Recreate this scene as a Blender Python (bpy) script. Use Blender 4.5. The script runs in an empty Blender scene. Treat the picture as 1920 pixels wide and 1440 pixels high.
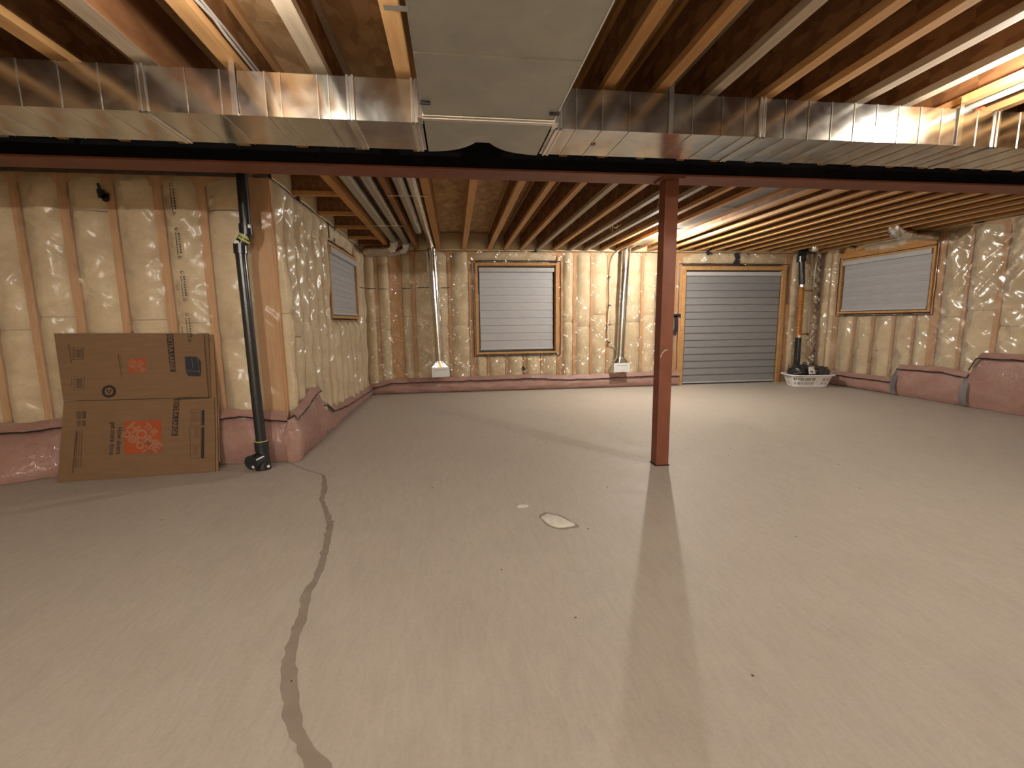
import bpy, bmesh, math, random
from mathutils import Vector, Matrix, noise
random.seed(7)
C = bpy.context.scene.collection
scene = bpy.context.scene
PI = math.pi

# ------------------------------------------------------------------ camera
H_CAM = 1.2373
cam_data = bpy.data.cameras.new('camera'); cam = bpy.data.objects.new('camera', cam_data)
C.objects.link(cam)
pitch, roll, yaw = .1389, -.0117, .1252
fwd = Vector((math.sin(yaw)*math.cos(pitch), math.cos(yaw)*math.cos(pitch), -math.sin(pitch)))
rt = Vector((math.cos(yaw), -math.sin(yaw), 0)); up = rt.cross(fwd)
r2 = rt*math.cos(roll) + up*math.sin(roll); u2 = -rt*math.sin(roll) + up*math.cos(roll)
M = Matrix((r2, u2, -fwd)).transposed().to_4x4(); M.translation = (0, 0, H_CAM)
cam.matrix_world = M
cam_data.sensor_width = 36; cam_data.lens = 842.822/1920*36; cam_data.clip_start = .05
scene.camera = cam

# ------------------------------------------------------------------ world and exposure
w = bpy.data.worlds.new('night'); scene.world = w; w.use_nodes = True
w.node_tree.nodes['Background'].inputs[0].default_value = (.012, .014, .02, 1)
w.node_tree.nodes['Background'].inputs[1].default_value = .3
scene.view_settings.view_transform = 'Standard'; scene.view_settings.look = 'None'
scene.view_settings.gamma = 1; scene.view_settings.use_curve_mapping = False
scene.view_settings.exposure = 2.55
BULB_FRONT = 400; BULB_LEFT = 200; BULB_BACK = 1150; BULB_REAR = 2300
BULB_COL = (1, .955, .86)

# ------------------------------------------------------------------ materials
def nt(name):
    m = bpy.data.materials.new(name); m.use_nodes = True
    t = m.node_tree; b = t.nodes['Principled BSDF']
    return m, t, b
def N(t, k, **kw):
    n = t.nodes.new(k)
    for a, v in kw.items():
        if a.startswith('i_'): n.inputs[a[2:].replace('_', ' ')].default_value = v
        else: setattr(n, a, v)
    return n
def coords(t, scale=(1,1,1), kind='Object'):
    c = N(t, 'ShaderNodeTexCoord'); mp = N(t, 'ShaderNodeMapping'); mp.inputs['Scale'].default_value = scale
    if kind == 'World':
        g = N(t, 'ShaderNodeNewGeometry'); t.links.new(g.outputs['Position'], mp.inputs[0])
    else: t.links.new(c.outputs[kind], mp.inputs[0])
    return mp.outputs[0]
def ramp(t, fac, stops):
    r = N(t, 'ShaderNodeValToRGB'); e = r.color_ramp.elements
    while len(e) < len(stops): e.new(.5)
    for k, (p, c) in enumerate(stops):
        e[k].position = p; e[k].color = (*c, 1)
    t.links.new(fac, r.inputs[0]); return r.outputs[0]
def noi(t, vec, scale, detail=3, rough=.55, dist=0):
    n = N(t, 'ShaderNodeTexNoise'); n.inputs['Scale'].default_value = scale
    n.inputs['Detail'].default_value = detail; n.inputs['Roughness'].default_value = rough
    n.inputs['Distortion'].default_value = dist
    t.links.new(vec, n.inputs['Vector']); return n.outputs['Fac']
def bump(t, b, h, strength=.3, dist=.01):
    n = N(t, 'ShaderNodeBump'); n.inputs['Strength'].default_value = strength; n.inputs['Distance'].default_value = dist
    t.links.new(h, n.inputs['Height']); t.links.new(n.outputs[0], b.inputs['Normal']); return n
def mixc(t, f, a, b2, mode='MIX'):
    n = N(t, 'ShaderNodeMix', data_type='RGBA', blend_type=mode)
    for s, v in ((0, f), (6, a), (7, b2)):
        if isinstance(v, (int, float)): n.inputs[s].default_value = v
        elif isinstance(v, tuple): n.inputs[s].default_value = (*v, 1)
        else: t.links.new(v, n.inputs[s])
    return n.outputs[2]
def mixed(name, c1, c2, scale=(1,1,1), ns=6, rough=.6, metal=0, bs=.15, detail=4, lo=.3, hi=.7, spec=.4, coat=0, kind='Object', bd=.004):
    m, t, b = nt(name)
    v = coords(t, scale, kind); f = noi(t, v, ns, detail)
    t.links.new(ramp(t, f, [(lo, c1), (hi, c2)]), b.inputs['Base Color'])
    b.inputs['Roughness'].default_value = rough; b.inputs['Metallic'].default_value = metal
    b.inputs['Specular IOR Level'].default_value = spec; b.inputs['Coat Weight'].default_value = coat
    if bs: bump(t, b, noi(t, v, ns*4, 3), bs, bd)
    return m
MAT = {}
# concrete floor
m, t, b = nt('trowelled_concrete'); MAT['concrete'] = m
v = coords(t, (1,1,1), 'World')
f1 = noi(t, v, .55, 6, .6, .4); f2 = noi(t, v, 3.2, 6, .65, .8); f3 = noi(t, v, 70, 3, .6)
c = ramp(t, f1, [(.3, (0.391, 0.343, 0.290)), (.7, (0.473, 0.424, 0.364))])
c = mixc(t, .5, c, ramp(t, f2, [(.32, (0.380, 0.332, 0.283)), (.5, (0.451, 0.400, 0.341)), (.7, (0.506, 0.458, 0.399))]))
c = mixc(t, .35, c, ramp(t, f3, [(.3, (0.363, 0.320, 0.276)), (.65, (0.495, 0.447, 0.376))]))
vs = coords(t, (6, 1.2, 1), 'World'); f4 = noi(t, vs, 4, 5, .7, 1.5)
c = mixc(t, .22, c, ramp(t, f4, [(.38, (0.341, 0.297, 0.251)), (.6, (0.506, 0.458, 0.402))]))
vo = N(t, 'ShaderNodeTexVoronoi'); vo.inputs['Scale'].default_value = 9; t.links.new(v, vo.inputs['Vector'])
sp = ramp(t, vo.outputs['Distance'], [(0, (1,1,1)), (.035, (0,0,0))])
c = mixc(t, sp, c, mixc(t, .5, c, (0.130, 0.100, 0.070)))
t.links.new(c, b.inputs['Base Color'])
t.links.new(ramp(t, f2, [(.3, (.5,)*3), (.7, (.68,)*3)]), b.inputs['Roughness'])
b.inputs['Specular IOR Level'].default_value = .35
bump(t, b, f3, .12, .004)
MAT['crack'] = mixed('crack_filler', (.24, .195, .155), (.295, .245, .20), ns=9, rough=.75, kind='World')
MAT['plaster'] = mixed('plaster_spot', (.58, .53, .46), (.8, .76, .69), ns=14, rough=.7)
MAT['debris'] = mixed('debris', (.05, .035, .02), (.09, .06, .03), rough=.8)
# wood
def wood(name, a, bb, scale=(9, .7, 9), ns=3, rough=.7, knots=True):
    m, t, b = nt(name); v = coords(t, scale)
    f = noi(t, v, ns, 6, .6, 1.2); c = ramp(t, f, [(.3, a), (.7, bb)])
    if knots:
        vk = coords(t, tuple(max(s, .7*1.6)*.5 if s < 3 else s*.4 for s in scale)); vo = N(t, 'ShaderNodeTexVoronoi'); vo.inputs['Scale'].default_value = 1.6
        t.links.new(vk, vo.inputs['Vector'])
        k = ramp(t, vo.outputs['Distance'], [(0, (1,1,1)), (.085, (0,0,0))])
        c = mixc(t, k, c, tuple(x*.45 for x in a))
    t.links.new(c, b.inputs['Base Color']); b.inputs['Roughness'].default_value = rough
    b.inputs['Specular IOR Level'].default_value = .25
    bump(t, b, f, .25, .003); return m
MAT['flange'] = wood('spruce_flange', (.42, .215, .08), (.56, .32, .135))
MAT['flange_grey'] = wood('weathered_flange', (.33, .25, .17), (.46, .36, .26))
MAT['flange_dark'] = wood('amber_flange', (.34, .16, .05), (.46, .24, .085))
MAT['lvl'] = wood('brown_plank', (.17, .065, .025), (.30, .14, .06), scale=(2.2, .55, 2.2), ns=4)
MAT['stud'] = wood('spruce_stud', (.41, .205, .082), (.53, .295, .135), scale=(9, 9, .7))
MAT['jamb'] = wood('jamb_board', (.36, .19, .07), (.52, .30, .13), scale=(5, 5, 5), knots=False)
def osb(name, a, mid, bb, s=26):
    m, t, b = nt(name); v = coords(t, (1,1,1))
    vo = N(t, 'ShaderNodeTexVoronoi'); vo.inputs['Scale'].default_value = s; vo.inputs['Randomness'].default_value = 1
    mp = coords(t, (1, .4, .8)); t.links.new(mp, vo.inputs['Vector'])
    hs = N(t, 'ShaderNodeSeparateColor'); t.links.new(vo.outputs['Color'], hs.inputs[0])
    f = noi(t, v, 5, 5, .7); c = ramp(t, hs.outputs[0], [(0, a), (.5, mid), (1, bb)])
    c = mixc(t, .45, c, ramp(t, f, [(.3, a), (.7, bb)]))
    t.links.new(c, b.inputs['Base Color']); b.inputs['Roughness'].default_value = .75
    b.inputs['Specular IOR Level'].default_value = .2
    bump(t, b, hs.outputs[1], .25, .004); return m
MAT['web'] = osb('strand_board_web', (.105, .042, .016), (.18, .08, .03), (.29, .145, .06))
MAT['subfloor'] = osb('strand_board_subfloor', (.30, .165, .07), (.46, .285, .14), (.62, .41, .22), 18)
# insulation
def fluff(name, a, mid, bb, coat=.0):
    m, t, b = nt(name); v = coords(t, (1,1,1.6), 'World')
    f = noi(t, v, 3.0, 6, .68, .6); g = noi(t, v, 60, 3, .7)
    c = ramp(t, f, [(.28, a), (.5, mid), (.72, bb)])
    c = mixc(t, .3, c, ramp(t, g, [(.3, a), (.7, bb)]))
    t.links.new(c, b.inputs['Base Color']); b.inputs['Roughness'].default_value = .9
    b.inputs['Specular IOR Level'].default_value = .1
    b.inputs['Coat Weight'].default_value = coat; b.inputs['Coat Roughness'].default_value = .16
    n = bump(t, b, g, .5, .006)
    if coat:
        v2 = coords(t, (1.4, 1.4, .8), 'World')
        n2 = N(t, 'ShaderNodeBump'); n2.inputs['Strength'].default_value = .8; n2.inputs['Distance'].default_value = .03
        t.links.new(noi(t, v2, 9, 3, .5, 1.6), n2.inputs['Height']); t.links.new(n2.outputs[0], b.inputs['Coat Normal'])
    return m
MAT['batt'] = fluff('cream_insulation', (.44, .33, .20), (.57, .45, .295), (.68, .565, .395))
MAT['pink'] = fluff('pink_insulation', (.25, .132, .106), (.33, .188, .157), (.40, .25, .212), .6)
MAT['rim'] = fluff('rim_insulation', (.42, .32, .19), (.52, .41, .26), (.6, .49, .33), .2)
def poly(name, spec=1.0, milky=.07, sc=8, dist=.03, rg=.22, folds=0, axis='Y'):
    m = bpy.data.materials.new(name); m.use_nodes = True; t = m.node_tree; t.nodes.clear()
    out = N(t, 'ShaderNodeOutputMaterial'); tr = N(t, 'ShaderNodeBsdfTransparent'); tr.inputs[0].default_value = (.955, .94, .91, 1)
    gl = N(t, 'ShaderNodeBsdfGlossy'); gl.inputs['Roughness'].default_value = rg; gl.inputs[0].default_value = (1,1,1,1)
    df = N(t, 'ShaderNodeBsdfDiffuse'); df.inputs[0].default_value = (.75, .7, .62, 1)
    g = N(t, 'ShaderNodeNewGeometry')
    def layer(rot, scale, ns, det=2, ds=1.0):
        # fold noise: rotate about the wall normal first, then stretch along one diagonal
        m1 = N(t, 'ShaderNodeMapping'); m1.inputs['Rotation'].default_value = (0, rot, 0) if axis == 'Y' else (rot, 0, 0)
        t.links.new(g.outputs['Position'], m1.inputs[0])
        m2 = N(t, 'ShaderNodeMapping'); m2.inputs['Scale'].default_value = scale if axis == 'Y' else (scale[1], scale[0], scale[2])
        t.links.new(m1.outputs[0], m2.inputs[0]); return noi(t, m2.outputs[0], ns, det, .5, ds)
    if folds:
        la = layer(.9, (1, 1, folds), sc, 1, .5); lb = layer(-.75, (1, 1, folds), sc*.8, 1, .5)
        ad = N(t, 'ShaderNodeMath', operation='ADD'); t.links.new(la, ad.inputs[0]); t.links.new(lb, ad.inputs[1])
    else:
        n1 = layer(.3, (1, 1, .55), sc, 2, 2.2); n2 = layer(.3, (1, 1, .55), sc*2.6, 2, 1.2)
        rd = N(t, 'ShaderNodeMath', operation='SUBTRACT'); t.links.new(n1, rd.inputs[0]); rd.inputs[1].default_value = .5
        ab = N(t, 'ShaderNodeMath', operation='ABSOLUTE'); t.links.new(rd.outputs[0], ab.inputs[0])
        ad = N(t, 'ShaderNodeMath', operation='MULTIPLY_ADD'); t.links.new(n2, ad.inputs[0]); ad.inputs[1].default_value = .25; t.links.new(ab.outputs[0], ad.inputs[2])
    bp = N(t, 'ShaderNodeBump'); bp.inputs['Strength'].default_value = 1; bp.inputs['Distance'].default_value = dist
    t.links.new(ad.outputs[0], bp.inputs['Height']); t.links.new(bp.outputs[0], gl.inputs['Normal'])
    fr = N(t, 'ShaderNodeFresnel'); fr.inputs[0].default_value = 1.45
    mu = N(t, 'ShaderNodeMath', operation='MULTIPLY_ADD'); mu.inputs[1].default_value = spec*.35; mu.inputs[2].default_value = spec*.035; t.links.new(fr.outputs[0], mu.inputs[0])
    a = N(t, 'ShaderNodeMixShader'); a.inputs[0].default_value = milky
    t.links.new(tr.outputs[0], a.inputs[1]); t.links.new(df.outputs[0], a.inputs[2])
    x = N(t, 'ShaderNodeMixShader'); t.links.new(mu.outputs[0], x.inputs[0]); t.links.new(a.outputs[0], x.inputs[1]); t.links.new(gl.outputs[0], x.inputs[2])
    t.links.new(x.outputs[0], out.inputs[0]); return m
MAT['poly'] = poly('clear_vapour_sheet', 1.4, .06, 9, .16, .22, .22)
MAT['poly_left'] = poly('dull_vapour_sheet_left', .14, .13, 7, .045, .25, .25, 'X')
MAT['poly_side'] = poly('clear_vapour_sheet_side', 1.0, .10, 7, .042, .22, .3, 'X')
MAT['poly_dull'] = poly('dusty_vapour_sheet', .5, .12, 6, .05, .25, .25)
MAT['sealant'] = mixed('black_sealant', (.012, .01, .01), (.03, .025, .028), rough=.35)
MAT['tape'] = mixed('black_tape', (.012, .013, .018), (.03, .032, .04), rough=.4)
MAT['print'] = mixed('dark_print', (.03, .025, .02), (.06, .05, .04), rough=.7, bs=0)
# metal
def metal(name, col, rough, var=.08, sc=(3,3,3), bs=.06, bd=.01, mt=1):
    m, t, b = nt(name); v = coords(t, sc, 'World'); f = noi(t, v, 2.5, 4, .6, .5)
    t.links.new(ramp(t, f, [(.3, tuple(x*.8 for x in col)), (.7, col)]), b.inputs['Base Color'])
    t.links.new(ramp(t, f, [(.3, (rough-var,)*3), (.7, (rough+var,)*3)]), b.inputs['Roughness'])
    b.inputs['Metallic'].default_value = mt
    if bs: bump(t, b, noi(t, v, 2, 2), bs, bd)
    return m
MAT['galv'] = metal('galvanised_sheet', (.55, .545, .515), .19, .04)
MAT['galv_dull'] = metal('galvanised_trunk_sheet', (.42, .42, .37), .5, .05, mt=.35)
MAT['galv_edge'] = metal('galvanised_edge', (.75, .74, .70), .22, .03)
MAT['pipe'] = metal('round_pipe_metal', (.72, .72, .70), .17, .04)
MAT['pipe_dull'] = metal('dull_round_pipe_metal', (.44, .43, .385), .33, .06)
MAT['foil'] = metal('foil_wrap', (.6, .57, .5), .35, .1, bs=.6, bd=.03)
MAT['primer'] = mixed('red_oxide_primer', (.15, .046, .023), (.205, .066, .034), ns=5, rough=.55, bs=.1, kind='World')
MAT['shade_black'] = mixed('shade_plate_black', (.007, .0065, .007), (.011, .01, .011), rough=.95, bs=0, spec=.05)  # black that paints in the shade between duct and beam
MAT['primer_web'] = mixed('shaded_oxide_primer', (.012, .008, .007), (.018, .011, .009), ns=5, rough=.8, bs=.1)  # primer darkened to near black, shade on the beam web put into the colour
# plastics etc
MAT['abs'] = mixed('black_drain_plastic', (.01, .0105, .012), (.018, .019, .021), rough=.25, bs=0, spec=.6)
MAT['label_white'] = mixed('white_sticker', (.6, .58, .54), (.72, .7, .66), rough=.6, bs=0)
MAT['label_green'] = mixed('yellow_green_print', (.35, .38, .12), (.5, .52, .2), rough=.5, bs=0)
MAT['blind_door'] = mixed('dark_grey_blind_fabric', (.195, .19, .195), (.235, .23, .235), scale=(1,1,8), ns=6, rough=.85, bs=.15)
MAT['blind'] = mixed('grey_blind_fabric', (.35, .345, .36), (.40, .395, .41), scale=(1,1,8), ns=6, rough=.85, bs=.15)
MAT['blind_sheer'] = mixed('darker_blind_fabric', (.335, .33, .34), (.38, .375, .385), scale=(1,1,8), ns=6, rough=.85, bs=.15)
MAT['blind_rail'] = mixed('pale_blind_rail', (.40, .39, .39), (.45, .44, .44), rough=.45, bs=0)
MAT['white_box'] = mixed('white_register', (.6, .6, .58), (.68, .68, .66), rough=.5, bs=0)
MAT['white_pipe'] = mixed('white_pipe_plastic', (.5, .47, .4), (.6, .57, .5), rough=.4, bs=0)
MAT['white_plastic'] = mixed('white_basket_plastic', (.66, .63, .6), (.75, .72, .69), rough=.4, bs=0)
MAT['bag'] = mixed('black_bag_plastic', (.008, .008, .009), (.03, .03, .032), rough=.3, bs=.4, spec=.6)
MAT['paper'] = mixed('white_paper', (.6, .57, .53), (.72, .69, .65), rough=.8)
MAT['copper'] = mixed('orange_flexible_pipe', (.33, .13, .03), (.5, .22, .06), rough=.4, bs=0, metal=.3)
MAT['wire'] = mixed('grey_cable_jacket', (.40, .36, .32), (.5, .45, .4), rough=.5, bs=0)
MAT['string'] = mixed('pale_string', (.6, .52, .42), (.7, .62, .5), rough=.8, bs=0)
MAT['red'] = mixed('orange_red_plastic', (.6, .1, .03), (.7, .14, .05), rough=.5, bs=0)
MAT['porcelain'] = mixed('white_lampholder', (.7, .69, .66), (.8, .79, .76), rough=.3, bs=0)
MAT['card'] = mixed('brown_cardboard', (.155, .087, .042), (.182, .104, .052), scale=(1, 6, 1), ns=5, rough=.8, bs=.08)
MAT['card_edge'] = mixed('cardboard_edge', (.19, .105, .05), (.24, .14, .07), rough=.85)
MAT['ink'] = mixed('dark_ink', (.014, .011, .009), (.022, .017, .014), rough=.75, bs=0)
MAT['ink_faint'] = mixed('faint_brown_ink', (.09, .05, .025), (.105, .058, .03), rough=.75, bs=0)
MAT['ink_mid'] = mixed('brown_ink', (.045, .027, .016), (.056, .034, .02), rough=.75, bs=0)
MAT['ink_navy'] = mixed('navy_ink', (.011, .014, .02), (.017, .021, .03), rough=.7, bs=0)
MAT['orange'] = mixed('orange_ink', (.27, .048, .010), (.33, .062, .015), rough=.75, bs=0)
MAT['orange_pale'] = mixed('pale_orange_ink', (.26, .115, .062), (.29, .13, .07), rough=.75, bs=0)
MAT['glass'], t, b = nt('dark_window_glass'); b.inputs['Roughness'].default_value = .03; b.inputs['Transmission Weight'].default_value = .9
MAT['backing'] = mixed('sheathing', (.2, .12, .06), (.3, .19, .1), rough=.9)
def bulb_mat(name, s):
    m = bpy.data.materials.new(name); m.use_nodes = True; b = m.node_tree.nodes['Principled BSDF']
    b.inputs['Base Color'].default_value = (1,1,1,1); b.inputs['Emission Color'].default_value = (*BULB_COL, 1)
    b.inputs['Emission Strength'].default_value = s; return m

# ------------------------------------------------------------------ mesh helpers
class MB:
    def __init__(s): s.v = []; s.f = []
    def add(s, vs, fs):
        o = len(s.v); s.v += [tuple(p) for p in vs]; s.f += [tuple(i+o for i in q) for q in fs]; return s
    def box(s, x0, y0, z0, x1, y1, z1):
        return s.add([(x0,y0,z0),(x1,y0,z0),(x1,y1,z0),(x0,y1,z0),(x0,y0,z1),(x1,y0,z1),(x1,y1,z1),(x0,y1,z1)],
                     [(0,3,2,1),(4,5,6,7),(0,1,5,4),(1,2,6,5),(2,3,7,6),(3,0,4,7)])
    def tube(s, pts, r, n=16, caps=True, rs=None):
        pts = [Vector(p) for p in pts]; rings = []
        prev = None
        for i, p in enumerate(pts):
            if i == 0: d = pts[1]-p
            elif i == len(pts)-1: d = p-pts[i-1]
            else: d = (pts[i+1]-p).normalized() + (p-pts[i-1]).normalized()
            d.normalize()
            if prev is None:
                a = Vector((0,0,1)) if abs(d.z) < .9 else Vector((1,0,0)); prev = d.cross(a).normalized()
            x = (prev - d*prev.dot(d)).normalized(); prev = x; y = d.cross(x)
            rr = rs[i] if rs else r
            rings.append([p + (x*math.cos(2*PI*k/n) + y*math.sin(2*PI*k/n))*rr for k in range(n)])
        vs = [q for rg in rings for q in rg]
        fs = [(i*n+k, i*n+(k+1) % n, (i+1)*n+(k+1) % n, (i+1)*n+k) for i in range(len(rings)-1) for k in range(n)]
        if caps: fs += [tuple(range(n))[::-1], tuple((len(rings)-1)*n+k for k in range(n))]
        return s.add(vs, fs)
    def prism(s, poly2, z0, z1):
        n = len(poly2)
        return s.add([(x, y, z0) for x, y in poly2] + [(x, y, z1) for x, y in poly2],
                     [tuple(range(n))[::-1], tuple(range(n, 2*n))] + [(k, (k+1) % n, n+(k+1) % n, n+k) for k in range(n)])
    def grid(s, fn, nu, nv, keep=None):
        vs = [fn(i/nu, j/nv) for j in range(nv+1) for i in range(nu+1)]
        fs = []
        for j in range(nv):
            for i in range(nu):
                if keep and not keep((i+.5)/nu, (j+.5)/nv): continue
                a = j*(nu+1)+i; fs.append((a, a+1, a+nu+2, a+nu+1))
        return s.add(vs, fs)
    def mesh(s, name, m=None):
        me = bpy.data.meshes.new(name); me.from_pydata(s.v, [], s.f); me.update()
        if m: me.materials.append(MAT[m] if isinstance(m, str) else m)
        return me
    def obj(s, name, m, parent=None, smooth=False, bevel=0, xf=None):
        if xf is not None: s.v = [tuple(xf @ Vector(p)) for p in s.v]
        me = s.mesh(name, m); bm = bmesh.new(); bm.from_mesh(me); bmesh.ops.recalc_face_normals(bm, faces=bm.faces); bm.to_mesh(me); bm.free()
        if smooth: me.polygons.foreach_set('use_smooth', [True]*len(me.polygons))
        o = bpy.data.objects.new(name, me); C.objects.link(o)
        if parent: o.parent = parent
        if bevel:
            b = o.modifiers.new('bevel', 'BEVEL'); b.width = bevel; b.segments = 2; b.limit_method = 'ANGLE'
        if smooth:
            try: me.set_sharp_from_angle(angle=math.radians(40))
            except Exception: pass
        return o
def tag(o, label=None, cat=None, group=None, kind=None):
    if label: o['label'] = label
    if cat: o['category'] = cat
    if group: o['group'] = group
    if kind: o['kind'] = kind
    return o
def empty(name, loc=(0,0,0), **kw):
    o = bpy.data.objects.new(name, None); C.objects.link(o); o.location = loc; o.empty_display_size = .1
    return tag(o, **kw)
def adopt(o, parent):           # parent with the world placement kept (parents here have translation only)
    o.parent = parent; o.matrix_parent_inverse = parent.matrix_basis.inverted() if False else Matrix.Translation(-Vector(parent.location)); return o
def copy_mesh_obj(me, name, parent, loc=(0,0,0)):
    o = bpy.data.objects.new(name, me); C.objects.link(o); o.parent = parent; o.location = loc; return o

# ------------------------------------------------------------------ key dimensions
ZJ = 2.451; ZS = 2.745              # joist underside, subfloor underside
YB = 8.0; XR = 7.0; XL = -1.51; YA = 4.2
BY0, BY1, ZBEAM = 3.479, 3.704, 2.335

# ------------------------------------------------------------------ floor
fl = MB().box(-6.2, -4.7, -.12, 7.2, 8.15, 0).obj('floor', 'concrete'); tag(fl, kind='structure')
crk = [(-1.562,4.178,.012),(-1.327,3.921,.015),(-1.114,3.733,.018),(-1.031,3.427,.044),(-.981,3.182,.028),(-.877,2.923,.041),(-.817,2.752,.041),(-.776,2.519,.04),(-.736,2.298,.035),(-.722,2.152,.033),(-.734,2.027,.041),(-.705,1.894,.043),(-.689,1.738,.04),(-.673,1.604,.051),(-.635,1.504,.053),(-.591,1.388,.055),(-.546,1.301,.048),(-.487,1.22,.052),(-.456,1.169,.075),(-.40,1.02,.08),(-.33,.8,.07)]
L, R_ = [], []
for i in range(len(crk)-1):
    for k in range(6):
        q = k/6; x, y, wd = [crk[i][j]*(1-q)+crk[i+1][j]*q for j in range(3)]
        wd *= 1.0; nL = (noise.noise(Vector((x*20, y*26, 1))))*.012; nR = noise.noise(Vector((x*22, y*24, 9)))*.012
        L.append((x+nL*min(1, wd/.03), y)); R_.append((x+wd+nR*min(1, wd/.03), y))
m_ = MB(); n_ = len(L)
m_.add([(x, y, .0012) for x, y in L] + [(x, y, .0012) for x, y in R_] + [(x, y, -.002) for x, y in L] + [(x, y, -.002) for x, y in R_],
       [(i, i+1, n_+i+1, n_+i) for i in range(n_-1)] + [(i, i+1, 2*n_+i+1, 2*n_+i) for i in range(n_-1)] + [(n_+i, n_+i+1, 3*n_+i+1, 3*n_+i) for i in range(n_-1)])
tag(m_.obj('crack_filler', 'crack', fl), 'darker filled crack winding across the grey concrete')
def blob(cx, cy, rx, ry, ang, h, seed, n=40):
    pts = []
    for k in range(n):
        a = 2*PI*k/n; rr = 1 + .28*noise.noise(Vector((math.cos(a)*1.6+seed, math.sin(a)*1.6, seed)))
        x, y = math.cos(a)*rx*rr, math.sin(a)*ry*rr
        pts.append((cx + x*math.cos(ang)-y*math.sin(ang), cy + x*math.sin(ang)+y*math.cos(ang)))
    vs = [(x, y, -.001) for x, y in pts] + [(cx+(x-cx)*.9, cy+(y-cy)*.9, h) for x, y in pts] + [(cx, cy, h*1.15)]
    return MB().add(vs, [(k, (k+1) % n, n+(k+1) % n, n+k) for k in range(n)] + [(n+k, n+(k+1) % n, 2*n) for k in range(n)])
tag(blob(.602, 2.60, .155, .085, -1.0, .0015, 3).obj('cement_halo', 'crack', fl, smooth=True), 'darker ring around the pale patch')
tag(blob(.60, 2.60, .128, .068, -1.0, .004, 3.2).obj('cement_patch', 'plaster', fl, smooth=True), 'pale dried cement patch on the slab')
blob(.42, 2.855, .04, .022, .1, .005, 8).obj('cement_drop', 'plaster', fl, smooth=True)
dm = MB()
for x, y in [(-.79,2.81),(.76,2.47),(.47,1.69),(2.6,3.9),(2.45,3.7),(-.2,3.3),(1.1,3.1),(.9,4.4),(3.2,3.3),(.2,2.1),(-1.9,3.0),(1.9,2.2),(2.9,2.8),(-.2,4.6),(1.2,5.4),(-.6,1.5),(1.0,1.3),(3.3,4.6)]:
    a = random.random()*3; s1, s2 = .005+random.random()*.006, .003+random.random()*.003
    dm.add([(x+s1*math.cos(a), y+s1*math.sin(a), 0), (x-s2*math.sin(a), y+s2*math.cos(a), 0), (x-s1*math.cos(a), y-s1*math.sin(a), 0), (x+s2*math.sin(a), y-s2*math.cos(a), 0), (x, y, .004)],
           [(0,1,4),(1,2,4),(2,3,4),(3,0,4)])
tag(dm.obj('floor_debris', 'debris', fl), 'dark crumbs scattered on the slab', kind='stuff')

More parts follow.
